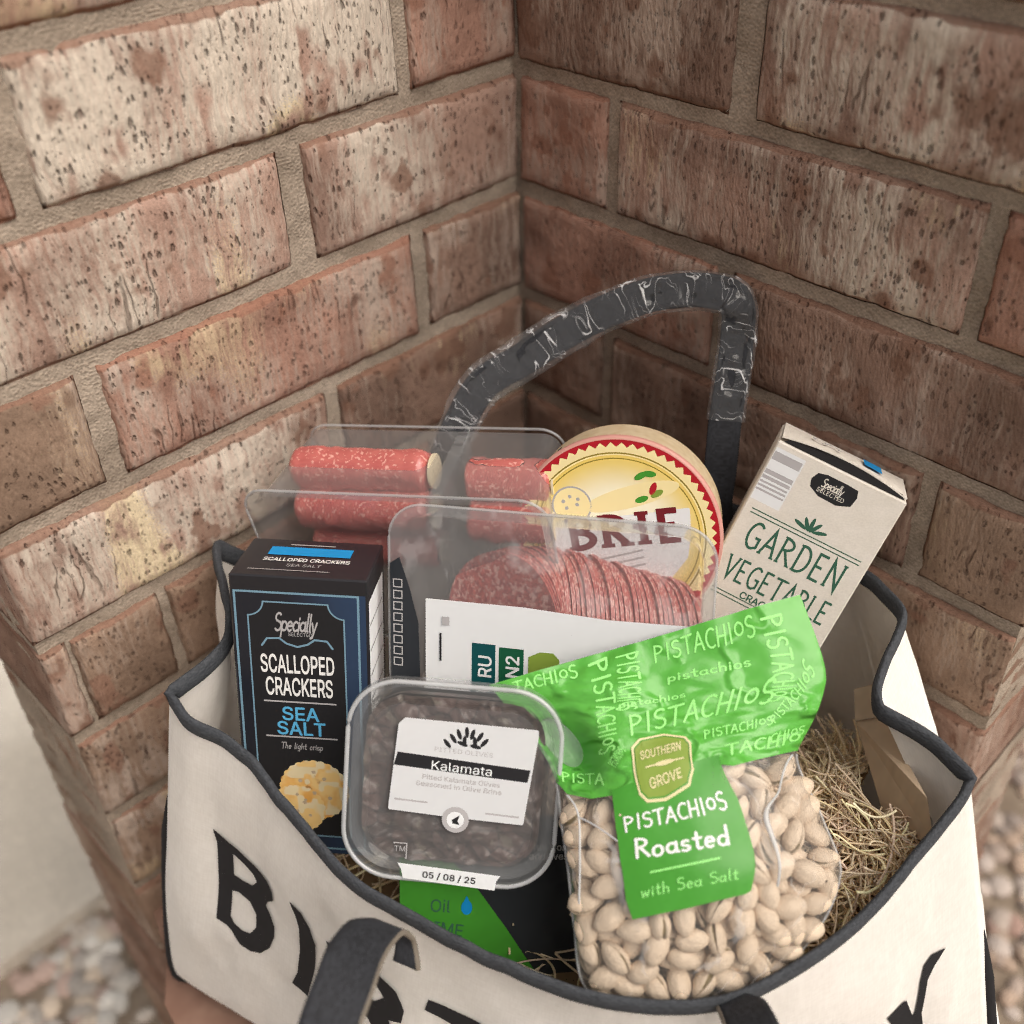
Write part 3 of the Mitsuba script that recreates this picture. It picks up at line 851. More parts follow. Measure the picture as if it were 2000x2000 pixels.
ink(K, fr, strokes('The light crisp', .0042, .12, squeeze=.8, slant=10, jitter=.02), xm, -.1085, 'ink_grey', off=.0003)
for (x, z, r, sd) in ((xm + .006, -.1385, .0205, 1), (xm - .0045, -.1525, .0165, 2)):
    th = np.linspace(0, 2 * np.pi, 220, endpoint=False)
    rr = r * (1 + .045 * np.abs(np.sin(th * 13)) - .02)
    g = sg.Polygon(np.c_[x + rr * np.cos(th), z + rr * np.sin(th)])
    v, f = tri2(g)
    part(K, 'cracker_picture', trimesh.Trimesh(fr.front(v[:, 0], v[:, 1], .00035 + .0001 * sd), f, process=False), 'cracker_print', uv=v + sd)
    hole = unary_union([sg.Point(x + r * a, z + r * b).buffer(r * .06) for a, b in ((-.4, .3), (.3, .4), (0, -.1), (-.3, -.45), (.45, -.25), (0, .62))])
    ink(K, fr, hole, 0, 0, 'cardboard_kraft', name='cracker_picture', off=.0005 + .0001 * sd)
top = lambda x, y, off: fr(np.stack([x, y, np.full_like(x, off)], -1))
for g, mt, nm in ((sg.Polygon([(-.024, .0275), (.0235, .0275), (.0235, .0385), (-.024, .0385)]), 'ink_cyan', 'blue_band'),
                  (sa.translate(text2('SCALLOPED CRACKERS', .0042, .75, True), 0, .0215), 'ink_white', 'lettering'),
                  (sa.translate(text2('SEA SALT', .0034, .9), 0, .0145), 'ink_grey', 'lettering'),
                  (sg.box(-.014, .0415, .012, .0426), 'ink_grey', 'printed_line'),
                  (sg.box(-.03, .0075, .016, .0082), 'ink_grey', 'printed_line')):
    part(K, nm, decal(g, top, .0003), mt)
side = lambda y, z, off: fr(np.stack([np.full_like(y, w / 2 + off), y, z], -1))
part(K, 'nutrition_panel', decal(sg.box(.003, -.16, dp - .006, -.0145), side, .0002), 'paper_white')
for i in range(6):
    part(K, 'printed_line', decal(sg.box(.005, -.03 - i * .016, dp - .008, -.0294 - i * .016), side, .0004), 'ink_dark')

# --- pale carton
K = thing('vegetable_carton', 'tilted pale carton printed GARDEN VEGETABLE in green, leaning at the right', 'cracker box')
fr = Frame((.306, -.0548, .3738), [[.8908, -.439, .1173], [.3427, .8185, .4611], [-.2984, -.3705, .8796]])
m = rbox(-w / 2, w / 2, 0, .049, -hh, 0, .0008)
part(K, 'carton', fr.mesh(m), 'carton_pale')
# the front tab of the lid stands a little open
xs = np.linspace(-w / 2 + .001, w / 2 - .001, 25)
lift = .0045 * np.clip(1 - ((xs + .002) / (w / 2)) ** 2, 0, 1)
a = np.stack([xs, np.full_like(xs, .002), lift + .0016], -1)
b = np.stack([xs, np.full_like(xs, .026), lift * .35 + .0012], -1)
c = np.stack([xs, np.full_like(xs, .049), 0 * xs + .0008], -1)
P3 = np.stack([a, b, c], 1)
v0 = np.concatenate([P3 + [0, 0, .0004], (P3 - [0, 0, .0004])[:, ::-1]], 1)
nn, kk = v0.shape[:2]
ff = []
for j in range(kk):
    i = np.arange(nn - 1)
    j2 = (j + 1) % kk
    ff += [np.c_[i * kk + j, i * kk + j2, (i + 1) * kk + j2], np.c_[i * kk + j, (i + 1) * kk + j2, (i + 1) * kk + j]]
part(K, 'lid', fr.mesh(trimesh.Trimesh(v0.reshape(-1, 3), np.vstack(ff), process=False)), 'carton_pale', label='lid flap bowed open by a dark slit')
part(K, 'slit', decal(sg.Polygon([(-w / 2 + .003, .0003), (w / 2 - .002, .0003), (w / 2 - .004, .0028), (0, .0058), (-w / 2 + .006, .0028)]), lambda x, z, o: fr(np.stack([x, np.full_like(x, .0022), z], -1)), 0), 'ink_black')
lid = lambda x, y, off: fr(np.stack([x, y, .0026 + .0045 * np.clip(1 - ((x + .002) / (w / 2)) ** 2, 0, 1) * np.interp(y, [.002, .026, .049], [1, .35, 0]) + off], -1))
part(K, 'blue_mark', decal(sg.box(.011, .020, .022, .040), lid, .0003, size=.004), 'ink_cyan')
part(K, 'logo', decal(sa.translate(sa.rotate(strokes('S', .016, .12, slant=12), 90, origin=(0, 0)), -.012, .028), lid, .0003, size=.004), 'ink_grey')
bd = sg.Polygon([(-.0109, -.0065), (-.006, -.0052), (.006, -.0052), (.0126, -.0058), (.0140, -.0100), (.0130, -.0157), (.006, -.0186), (-.005, -.0182), (-.0114, -.0151), (-.0128, -.0108)])
ink(K, fr, bd, 0, 0, 'ink_dark', name='logo')
ink(K, fr, strokes('Specially', .0052, .13, squeeze=.68, slant=12, gap=-.02, jitter=.02), .0, -.0098, 'carton_pale', name='logo', off=.0004)
ink(K, fr, text2('SELECTED', .0026, .9), .0005, -.0145, 'carton_pale', name='logo', off=.0004)
ink(K, fr, sg.box(-.0374, -.036, -.0198, -.0035), 0, 0, 'paper_white', name='barcode_patch', off=.00012)
for z0, z1 in ((-.0108, -.0058), (-.0195, -.0168), (-.0225, -.0205), (-.0250, -.0238), (-.0275, -.0262), (-.030, -.0288)):
    ink(K, fr, bar(-.0372, -.0205, z0, z1), 0, 0, 'ink_grey', name='barcode')
leafs = unary_union([sa.translate(sa.rotate(sa.scale(sg.Point(0, 0).buffer(1), .0011, .0042), an, origin=(0, 0)), dx, dz) for an, dx, dz in ((0, 0, 0), (32, -.0026, -.0010), (-32, .0026, -.0010), (72, -.0058, -.0026), (-72, .0058, -.0026))])
ink(K, fr, leafs, 0, -.0345, 'ink_green', name='ornament')
for zz in (-.0410, -.0434):
    ink(K, fr, bar(-.0335, .0333, -.0003, .0003), 0, zz, 'ink_green', name='printed_line')
    ink(K, fr, bar(-.0325, .0325, -.0003, .0003), 0, zz - .0525, 'ink_green', name='printed_line')
ink(K, fr, strokes('GARDEN', .0158, .105, squeeze=.82, serif=.09, gap=.13), 0, -.0552, 'ink_green')
ink(K, fr, strokes('VEGETABLE', .0135, .11, squeeze=.76, serif=.085, gap=.11), 0, -.0780, 'ink_green')
ink(K, fr, text2('CRACKERS', .0042, 1.0, True), -.001, -.0905, 'ink_green')

# --- round box of brie
K = thing('brie_box', 'round yellow cheese box with a red toothed rim, printed BRIE', 'cheese box')
ya = unit(np.array((-.488, .603, -.632)) * .92 + np.array((.7034, .7102, -.0301)) * .13 + np.array((-.4229, .4522, .7853)) * .36)
za = unit(np.array((-.4319, .1685, .886)) - ya * (np.array((-.4319, .1685, .886)) @ ya))
BRIE_R = np.c_[np.cross(ya, za), ya, za]
fr = Frame((.2190, -.1400, .3300), BRIE_R * 1.08)
RB = .0555


def lathe(profile, n=96):
    p = np.asarray(profile, float)
    th = np.arange(n) * 2 * np.pi / n
    v = np.stack([np.outer(np.cos(th), p[:, 0]), np.tile(p[:, 1], (n, 1)), np.outer(np.sin(th), p[:, 0])], -1)
    return trimesh.Trimesh(v.reshape(-1, 3), grid_faces(n, len(p), wrap=True), process=False)


def brie_side(p, n, uv):
    return mix((.62, .52, .36), (.54, .42, .26), noise(p.x * 300, p.y * 300, p.z * 300))


matte('brie_carton', proc(brie_side), .5)
matte('brie_red', hexs(176, 30, 42), .4)
matte('brie_maroon', hexs(112, 30, 40), .4)
matte('brie_edge', hexs(205, 150, 140), .4)
matte('brie_gold', hexs(226, 196, 96), .4)
matte('brie_cream', hexs(242, 226, 170), .4)
matte('brie_line', hexs(150, 128, 48), .4)
matte('brie_print', proc(lambda p, n, uv: mix(mix((.90, .86, .66), (.80, .60, .14), smoothstep(.022, .046, dr.sqrt(dr.square(uv.x * .95) + dr.square(uv.y)))), (.72, .45, .08), smoothstep(.6, .85, fbm(uv.x * 60, uv.y * 60, 1.0)) * .35)), .35, .5)
part(K, 'box', fr.mesh(lathe([(0, .031), (RB - .003, .031), (RB - .002, .030), (RB - .002, .0030)])), 'brie_carton', smooth=30)
part(K, 'lid', fr.mesh(lathe([(RB - .002, .0036), (RB, .0036), (RB, .0012), (RB - .0008, .0003), (RB - .0016, 0), (0, 0)])), 'brie_edge', smooth=30)
part(K, 'red_border', decal(sg.Point(0, 0).buffer(RB - .0017, quad_segs=40), fr.front, .0001), 'brie_red')
th = np.linspace(0, 2 * np.pi, 57 * 6, endpoint=False)
tooth = RB - .0052 + .0026 * np.abs(((th * 57 / (2 * np.pi)) % 1) * 2 - 1) - .0005
part(K, 'toothed_border', decal(sg.Polygon(np.c_[tooth * np.cos(th), tooth * np.sin(th)]), fr.front, .00025), 'brie_cream')
part(K, 'printed_ring', decal(sg.Point(0, 0).buffer(.0470, quad_segs=32).difference(sg.Point(0, 0).buffer(.0462, quad_segs=32)), fr.front, .0004), 'brie_line')
v, f = tri2(sg.Point(0, 0).buffer(.0455, quad_segs=40))
v3, f = trimesh.remesh.subdivide_to_size(np.c_[v, 0 * v[:, 0]], f, .008, max_iter=10)
part(K, 'lid_print', trimesh.Trimesh(fr.front(v3[:, 0], v3[:, 1], .00035), f, process=False), 'brie_print', uv=v3[:, :2])
part(K, 'printed_ring', decal(sg.Point(0, 0).buffer(.0440, quad_segs=32).difference(sg.Point(0, 0).buffer(.0434, quad_segs=32)), fr.front, .0005), 'brie_line')
ink(K, fr, sg.Point(-.0205, .0212).buffer(.0098), 0, 0, 'brie_cream', name='seal', off=.0005)
ink(K, fr, ring(sg.Point(-.0205, .0212).buffer(.0108), .0009), 0, 0, 'ink_grey', name='seal', off=.0006)
ink(K, fr, unary_union([sg.Point(-.0205 + a, .0212 + b).buffer(.001) for a, b in ((-.004, .003), (0, .005), (.004, .003), (-.003, -.001), (.003, .0))]), 0, 0, 'ink_grey', name='seal', off=.0007)
plate = sg.Polygon([(-.036, -.0085), (-.036, .007), (-.020, .0095), (.0, .0105), (.02, .0125), (.036, .0145), (.036, .001), (.034, -.012), (.02, -.030), (-.02, -.034), (-.03, -.022)])
ink(K, fr, sa.rotate(plate.buffer(.001), -8, origin=(0, 0)), .002, 0, 'paper_white', name='name_plate', off=.0005)
ink(K, fr, sa.scale(sg.Point(0, 0).buffer(1), .026, .006), .012, .021, 'brie_cream', name='printed_picture', rot=6, off=.0006)
g = strokes('BRIE', .0165, .20, squeeze=1.28, serif=.17, gap=.24)
ink(K, fr, sa.rotate(g, -3, origin=(0, 0)), .0035, .0035, 'brie_maroon', name='lettering', off=.0008)
for x, z, a, mt in ((.0190, .0315, 20, 'green_label'), (.0236, .0318, -15, 'green_label'), (.0170, .0187, 10, 'green_label'), (.0255, .0205, 20, 'badge_olive'), (.0240, .0235, 60, 'brie_red')):
    ink(K, fr, sa.rotate(sa.scale(sg.Point(0, 0).buffer(1), .0036, .0017), a, origin=(0, 0)), x, z, mt, name='printed_picture', off=.0008)
for i in range(3):
    ink(K, fr, bar(-.012, .012, -.0006, .0006), .0, -.0105 - i * .004, 'ink_grey', name='small_print', rot=5, off=.0006)
for i in range(9):
    a = math.radians(100 + i * 9)
    p = np.array([[RB - .0018, .012, 0], [RB - .0018, .022, 0]])
    mm = box(-.0014, .0014, .0105, .0215, -.0004, .0004)
    mm.apply_translation((0, 0, RB - .0022))
    mm.apply_transform(trimesh.transformations.rotation_matrix(-math.radians(28 + i * 6), (0, 1, 0)))
    part(K, 'side_mark', fr.mesh(mm), 'ink_dark')


# --- clear packs of meat
def tray(fr, W, H, D, r, lip, mat_tray, wall=.0, taper=.006):
    """A thermoformed tray behind its flange: rounded rectangle lofted backwards, open at the front."""
    def rr(wd, ht, rad, n=10):
        g = []
        for cx, cz, a0 in ((wd / 2 - rad, ht / 2 - rad, 0), (-wd / 2 + rad, ht / 2 - rad, 90), (-wd / 2 + rad, -ht / 2 + rad, 180), (wd / 2 - rad, -ht / 2 + rad, 270)):
            g += arc(cx, cz, rad, rad, a0, a0 + 90, n)
        return np.array(g)
    prof = [(0, 0, r), (lip, 0, r * .8), (lip + .0012, .002, r * .8), (lip + taper * .6, D * .5, r * .75), (lip + taper, D - .004, r * .7), (lip + taper + .004, D, r * .55)]
    rings = []
    for ins, y, rad in prof:
        q = rr(W - 2 * ins, H - 2 * ins, max(rad, .004))
        rings.append(np.c_[q[:, 0], np.full(len(q), y), q[:, 1]])
    V = np.stack(rings, 1)
    f = grid_faces(V.shape[0], V.shape[1], wrap=True)
    n = V.shape[0] * V.shape[1]
    vv = np.vstack([V.reshape(-1, 3), [0, D, 0]])
    last = np.arange(V.shape[0]) * V.shape[1] + V.shape[1] - 1
    f = np.vstack([f, np.c_[last, np.roll(last, -1), np.full(len(last), n)]])
    return fr.mesh(trimesh.Trimesh(vv, f, process=False)), rr(W - .001, H - .001, r)


def film(fr, outline, off, seed, amp):
    v, f = tri2(sg.Polygon(outline))
    v3, f = trimesh.remesh.subdivide_to_size(np.c_[v, 0 * v[:, 0]], f, .005, max_iter=12)
    v = v3[:, :2]
    d = (meshkit.fbm(np.c_[v * [45, 22], np.full(len(v), seed)], 3, seed) - .5) * amp
    return trimesh.Trimesh(fr.front(v[:, 0], v[:, 1], off + d), f, process=False), v


K = thing('sausage_pack', 'clear tray of red sausages behind the dark carton, two logs showing', 'sausage pack')
fr = Frame((.126, -.222, .3000), [[.8576, -.5095, -.0704], [.4997, .8578, -.1203], [.1217, .068, .9902]])
m, outl = tray(fr, .190, .120, .078, .016, .005, None)
part(K, 'tray', m, 'clear_tray', smooth=35)
part(K, 'rim', fr.mesh(tube(np.c_[outl[:, 0], 0 * outl[:, 0], outl[:, 1]], .0009, 6, closed=True)), 'tub_rim', smooth=True)
part(K, 'rim', fr.mesh(tube(np.c_[outl[:, 0] * .90, 0 * outl[:, 0] + .0765, outl[:, 1] * .845], .0008, 6, closed=True)), 'tub_rim', smooth=True)
m, v = film(fr, outl, .0006, 3, .0016)
part(K, 'lid_film', m, 'clear_lid', smooth=True)


def log(x0, x1, y, z, r, seed, col='sausage_skin'):
    n, ns = 40, 28
    s = np.linspace(0, 1, n)
    rad = r * np.clip(np.minimum((s * 16) ** .5, ((1 - s) * 16) ** .5), 0.02, 1)
    th = np.arange(ns) * 2 * np.pi / ns
    x = x0 + (x1 - x0) * s
    V = np.stack([np.repeat(x[:, None], ns, 1), y + rad[:, None] * np.cos(th), z + rad[:, None] * np.sin(th)], -1)
    V += (meshkit.fbm(V * 95 + seed, 3, seed)[..., None] - .5) * .0032
    uv = np.stack(np.meshgrid(x, th / 6.283 * r * 6.283, indexing='ij'), -1).reshape(-1, 2) + seed
    i, j = np.meshgrid(np.arange(n - 1), np.arange(ns), indexing='ij')
    f = np.stack([i * ns + j, i * ns + (j + 1) % ns, (i + 1) * ns + (j + 1) % ns, (i + 1) * ns + j], -1).reshape(-1, 4)
    return trimesh.Trimesh(V.reshape(-1, 3), np.vstack([f[:, [0, 1, 2]], f[:, [0, 2, 3]]]), process=False), uv


for (x0, x1, y, z, r, sd) in ((-.0825, .013, .042, .0435, .0132, 1), (-.0815, .013, .030, .0215, .0132, 2), (-.079, .012, .032, -.010, .0132, 3), (.032, .088, .042, .0385, .0132, 4), (.033, .088, .030, .0175, .0132, 5)):
    m, uv = log(x0, x1, y, z, r, sd)
    sk = part(K, 'sausage', fr.mesh(m), 'sausage_skin', smooth=True, uv=uv)
    cap = trimesh.creation.cylinder(r * .82, .0012, sections=24)
    cap.apply_transform(trimesh.transformations.rotation_matrix(math.pi / 2, (0, 1, 0)))
    cap.apply_translation((x1 - .0002, y, z))
    part(sk, 'cut_end', fr.mesh(cap), 'casing_end')
part(K, 'divider', fr.mesh(rbox(.0195, .0275, .004, .070, -.055, .05, .001)), 'clear_tray')

K = thing('salami_pack', 'clear pack of sliced salami in the middle with a white and green label', 'salami pack')
fr = Frame((.2225, -.2036, .3100), [[.8404, -.4867, -.2383], [.5404, .7856, .3014], [.0405, -.3821, .9232]])
m, outl = tray(fr, .183, .122, .052, .020, .006, None)
part(K, 'tray', m, 'clear_tray', smooth=35)
part(K, 'rim', fr.mesh(tube(np.c_[outl[:, 0], 0 * outl[:, 0], outl[:, 1]], .0009, 6, closed=True)), 'tub_rim', smooth=True)
m, vv = film(fr, outl, .0012, 6, .0022)
part(K, 'lid_film', m, 'pack_film', smooth=True, uv=vv)
NSL = 38
for i in range(NSL):
    q = i / (NSL - 1)
    r = .040 - .006 * q
    x = -.038 + q * .104
    ztop = .0425 - min(.0085 + .0003 * i, .0105) - .004 * max(0, 1 - i / 7) - .010 * q - .006 * q * q + (.0011 * math.sin(i * 2.4) + .0009 * math.sin(i * 5.1) if i > 2 else 0)
    n = 40
    th = np.linspace(0, 2 * np.pi, n, endpoint=False)
    rad = r * (1 + .018 * np.array([meshkit.noise(np.array([math.cos(t) * 1.5 + i * 3, math.sin(t) * 1.5, 1.0])) - .5 for t in th]))
    rings = np.linspace(0, 1, 6)
    disc = np.array([[rad[j] * s * math.cos(th[j]), 0, rad[j] * s * math.sin(th[j])] for j in range(n) for s in rings])
    bow = -.004 * (disc[:, 0] / r) ** 2
    disc[:, 1] = bow
    back = disc + [0, .0023, 0]
    V = np.vstack([disc, back])
    fa = grid_faces(n, 6, wrap=True)
    rimi = np.arange(n) * 6 + 5
    fs = np.vstack([fa, fa[:, ::-1] + len(disc), np.c_[rimi, rimi + len(disc), np.roll(rimi, -1) + len(disc)], np.c_[rimi, np.roll(rimi, -1) + len(disc), np.roll(rimi, -1)]])
    turn = 58 if i > 9 else 24 + 3.4 * i
    R = trimesh.transformations.rotation_matrix(math.radians(-turn), (0, 0, 1))[:3, :3]
    V2 = V @ R.T + [x + .005 + .0006 * max(9 - i, 0), .006 + r * math.sin(math.radians(turn)), ztop - r]
    part(K, 'slice', fr.mesh(trimesh.Trimesh(V2, fs, process=False)), 'cured_meat', smooth=False, uv=np.c_[V[:, 0] + V[:, 1] * 2.2, V[:, 2] + V[:, 1] * 1.1] + i * .137)
lab = sg.Polygon([(-.0685, -.058), (-.0685, .0072), (-.012, .0075), (.035, .005), (.0815, .006), (.0815, -.058)])
part(K, 'label', decal(lab, fr.front, .0034, size=.01), 'paper_white', label='white paper label with green blocks')
ink(K, fr, sg.box(-.0411, -.0480, -.0275, -.0165), 0, 0, 'teal_ink', name='green_block', off=.0038)
ink(K, fr, sg.box(-.0254, -.0480, -.0112, -.0175), 0, 0, 'forest_ink', name='green_block', off=.0038)
ink(K, fr, sg.Polygon([(-.0085, -.0215), (-.002, -.0180), (.0055, -.0178), (.009, -.0215), (.009, -.048), (-.0085, -.048)]), 0, 0, 'badge_olive', name='green_block', off=.0038)
ink(K, fr, text2('RU', .0075, 1, True), -.0335, -.0300, 'paper_white', rot=90, off=.0042)
ink(K, fr, text2('N2', .0075, 1, True), -.0175, -.0285, 'paper_white', rot=90, off=.0042)
ink(K, fr, bar(-.0006, .0006, -.0085, .0085), -.0595, -.021, 'ink_dark', name='small_print', off=.0042)
ink(K, fr, bar(-.0022, .0022, -.0026, .0026), -.0565, -.0050, 'ink_grey', name='small_print', off=.0042)
ink(K, fr, bar(-.009, .009, -.001, .001), -.0590, -.0440, 'ink_grey', name='small_print', off=.0042)
strip = sg.Polygon([(-.0895, -.058), (-.0895, .026), (-.084, .030), (-.078, .012), (-.073, -.008), (-.0715, -.058)])
part(K, 'dark_strip', decal(strip, fr.front, .0030, size=.01), 'tray_black')
for i in range(8):
    ink(K, fr, ring(sg.box(-.0878, .012 - i * .0068, -.0822, .0172 - i * .0068), .0007), 0, 0, 'ink_grey', name='small_print', off=.0034)

# --- clear tub of olive spread
K = thing('olive_tub', 'clear square tub of dark olives with a white label, in front of the salami', 'olive tub')
fr = Frame((.2385, -.293, .262), [[.7572, -.5882, -.284], [.6502, .637, .4141], [-.0627, -.4982, .8648]])


def squircle(wd, ht, rad, n=12):
    g = []
    for cx, cz, a0 in ((wd / 2 - rad, ht / 2 - rad, 0), (-wd / 2 + rad, ht / 2 - rad, 90), (-wd / 2 + rad, -ht / 2 + rad, 180), (wd / 2 - rad, -ht / 2 + rad, 270)):
        g += arc(cx, cz, rad, rad, a0, a0 + 90, n)
    return np.array(g)


def loft(levels, cap0=True, cap1=False):
    Rg = []
    for wd, ht, rad, y in levels:
        q = squircle(wd, ht, rad)
        Rg.append(np.c_[q[:, 0], np.full(len(q), y), q[:, 1]])
    V = np.stack(Rg, 1)
    n, k = V.shape[:2]
    f = grid_faces(n, k, wrap=True)
    vv = V.reshape(-1, 3)
    for on, idx in ((cap0, 0), (cap1, k - 1)):
        if on:
            e = np.arange(n) * k + idx
            f = np.vstack([f, np.c_[e, np.roll(e, -1), np.full(n, len(vv))]])
            vv = np.vstack([vv, [0, levels[idx][3], 0]])
    return trimesh.Trimesh(vv, f, process=False)


WT, HT = .116, .112
part(K, 'lid', fr.mesh(loft([(WT - .028, HT - .028, .016, .0022), (WT - .024, HT - .024, .018, .0016), (WT - .018, HT - .018, .021, -.0008), (WT - .008, HT - .008, .025, -.0012), (WT - .002, HT - .002, .027, .0008), (WT, HT, .028, .004), (WT - .001, HT - .001, .028, .0075)])), 'tub_plastic', smooth=35)
part(K, 'rim', fr.mesh(tube(np.c_[squircle(WT - .003, HT - .003, .027)[:, 0], np.full(48, .0005), squircle(WT - .003, HT - .003, .027)[:, 1]], .0014, 6, closed=True)), 'tub_lip', smooth=True)
part(K, 'tub', fr.mesh(loft([(WT - .006, HT - .006, .026, .006), (WT - .014, HT - .014, .024, .010), (WT - .022, HT - .022, .022, .034), (WT - .028, HT - .028, .018, .038)], cap0=False, cap1=True)), 'tub_plastic', smooth=35)
v, f = tri2(sg.Polygon(squircle(WT - .020, HT - .020, .022)))
v3, f = trimesh.remesh.subdivide_to_size(np.c_[v, 0 * v[:, 0]], f, .0022, max_iter=14)
v = v3[:, :2]
d = (meshkit.fbm(np.c_[v * 100, np.full(len(v), 2.)], 3, 5) - .5) * .009 + .0052
m = trimesh.Trimesh(np.vstack([fr(np.c_[v[:, 0], d, v[:, 1]])]), f, process=False)
part(K, 'olives', m, 'olive_spread', smooth=True, uv=v, label='dark chopped olives seen through the lid')
bodyv = loft([(WT - .020, HT - .020, .022, .0085), (WT - .025, HT - .025, .020, .033)], cap0=False, cap1=True)
part(K, 'olives', fr.mesh(bodyv), 'olive_spread', smooth=True, uv=bodyv.vertices[:, [0, 2]])
lab = sg.Polygon([(-.026, .0345), (.043, .0335), (.0432, .031), (.0385, -.0175), (.0045 + .006, -.0168), (-.0040, -.0163), (-.032, -.0150), (-.0288, .0315)]).buffer(.001)
part(K, 'label', decal(lab, fr.front, .0004), 'label_paper', label='white label with a black name band')
ink(K, fr, sg.Polygon([(-.0294, .0165), (-.0312, .0092), (.0400, .0053), (.0412, .0122)]), 0, 0, 'ink_dark', name='black_band', off=.0006)
ink(K, fr, text2('Kalamata', .0048, 1.15), .005, .0103, 'paper_white', rot=-2, off=.0008)
ol = unary_union([sa.translate(sa.rotate(sa.scale(sg.Point(0, 0).buffer(1), .0011, .0030), a, origin=(0, 0)), x, z) for x, z, a in ((-.009, -.004, 40), (-.006, -.001, 35), (-.003, .0015, 20), (0, -.002, 0), (.001, .003, 5), (.004, .002, -15), (.0055, -.002, 10), (.008, .001, -30), (.0105, -.002, -40), (-.001, -.0035, 70), (.006, -.0045, 80))])
ink(K, fr, ol, .0055, .0272, 'ink_dark', name='logo', off=.0006)
ink(K, fr, text2('PITTED OLIVES', .0024, 1.25), .0055, .0192, 'ink_grey', rot=-2, off=.0006)
ink(K, fr, text2('Pitted Kalamata Olives', .0026, 1.1, True), .005, .0033, 'ink_grey', rot=-2, off=.0006)
ink(K, fr, text2('Seasoned in Olive Brine', .0026, 1.15, True), .004, -.0006, 'ink_grey', rot=-2, off=.0006)
ink(K, fr, bar(-.009, .009, -.0005, .0005), -.021, -.0100, 'ink_grey', name='small_print', rot=-2, off=.0006)
ink(K, fr, bar(-.009, .009, -.0005, .0005), .028, -.0140, 'ink_grey', name='small_print', rot=-2, off=.0006)
ink(K, fr, sg.Point(.0033, -.0186).buffer(.0072), 0, 0, 'ink_grey', name='seal', off=.0007)
ink(K, fr, sg.Point(.0033, -.0186).buffer(.0046), 0, 0, 'paper_white', name='seal', off=.0009)
ink(K, fr, sg.Polygon([(-.0018, 0), (.0022, .0028), (.0012, -.0006), (.0026, -.0026), (-.0014, -.002)]), .0033, -.0186, 'ink_dark', name='seal', off=.0011)
date = sg.Polygon([(-.0262, -.0450), (.0293, -.0475), (.0272, -.0510), (.0268, -.0560), (-.0228, -.0535), (-.0240, -.0485)])
dsurf = lambda x, z, off: fr.front(x, z, off + .0006)
part(K, 'date_sticker', decal(date, dsurf, .0012), 'paper_white')
part(K, 'lettering', decal(sa.translate(sa.rotate(text2('05 / 08 / 25', .0034, 1.1, True), -2.5, origin=(0, 0)), .002, -.0508), dsurf, .0016), 'ink_dark')
ink(K, fr, ring(sg.box(-.0290, -.0430, -.0215, -.0340), .0006).difference(sg.box(-.0300, -.0450, -.0225, -.0350)), 0, 0, 'ink_grey', name='small_print', off=.0006)
ink(K, fr, text2('TM', .003, 1), -.0255, -.0375, 'ink_grey', name='small_print', off=.0006)

# --- dark pack under the tub
K = thing('green_corner_pack', 'dark flat pack below the olive tub with a bright green corner panel', 'snack pack')
o0, o1, o2, o3 = (np.array(x) for x in ((.2125, -.3200, .2163), (.2834, -.2462, .2110), (.3434, -.3078, .1822), (.2777, -.3675, .1890)))
X, Z = unit(o1 - o0), o0 - o3
Z = unit(Z - X * (Z @ X))
Y = -np.cross(X, Z) * -1
Y = np.cross(Z, X)
topmid = (o0 + o1 + o2 + o3) / 4 + Y * .010 + Z * .057
Z = unit(Z * .55 + np.array([0, 0, 1.0]) * .75)
Z = unit(Z - X * (Z @ X))
Y = np.cross(Z, X)
fr = Frame(topmid - Z * .045, np.c_[X, Y, Z])
part(K, 'body', fr.mesh(rbox(-.050, .0595, 0, .012, -.060, .045, .003)), 'tray_black')
part(K, 'clear_edge', fr.mesh(rbox(.060, .066, -.001, .011, -.060, .045, .002)), 'clear_tray')
corner = sg.Polygon([(-.0495, -.058), (-.0495, .038), (-.034, .034), (-.010, .012), (.012, -.020), (.036, -.058)])
part(K, 'green_panel', decal(corner, fr.front, .0004), 'green_label', label='bright green diagonal corner panel')
ink(K, fr, text2('Oil', .0075, .9), -.026, -.006, 'ink_green', rot=-4, off=.0007)
ink(K, fr, text2('LIME', .0075, .9), -.024, -.020, 'ink_green', rot=-8, off=.0007)
ink(K, fr, sa.scale(sg.Point(0, 0).buffer(1), .0032, .0044).union(sg.Polygon([(-.002, .003), (.002, .003), (0, .0075)])), -.011, -.007, 'ink_cyan', name='drop_mark', off=.0008)
ink(K, fr, text2('Free from', .0042, .9, True), .036, .030, 'ink_grey', off=.0007)
ink(K, fr, text2('additives', .0042, .9, True), .036, .0245, 'ink_grey', off=.0007)
rp = np.random.default_rng(3)
ink(K, fr, unary_union([sg.Point(rp.uniform(.034, .056), rp.uniform(-.035, .03)).buffer(rp.uniform(.002, .004)) for _ in range(26)]), 0, 0, 'webbing', name='printed_spots', off=.0006)

# --- pouch of pistachios
PL = np.array([(0.3588, -0.295, 0.1855), (0.3402, -0.299, 0.1969), (0.3219, -0.2871, 0.216), (0.3053, -0.2739, 0.2341), (0.289, -0.262, 0.2505), (0.2785, -0.2547, 0.265), (0.2655, -0.2519, 0.2764), (0.2463, -0.2525, 0.2892), (0.2278, -0.2529, 0.3001)])
PR = np.array([(0.4075, -0.2472, 0.1904), (0.4091, -0.2204, 0.2007), (0.4108, -0.1953, 0.2164), (0.4065, -0.1777, 0.2326), (0.3861, -0.1664, 0.2487), (0.3611, -0.1581, 0.2738), (0.3606, -0.1449, 0.2887), (0.3573, -0.1326, 0.3035), (0.3241, -0.1138, 0.3338)])
PBU = np.array([.004, .020, .032, .034, .030, .020, .013, .007, .001])
from scipy.interpolate import PchipInterpolator
pbb = np.linspace(0, 1, 9)
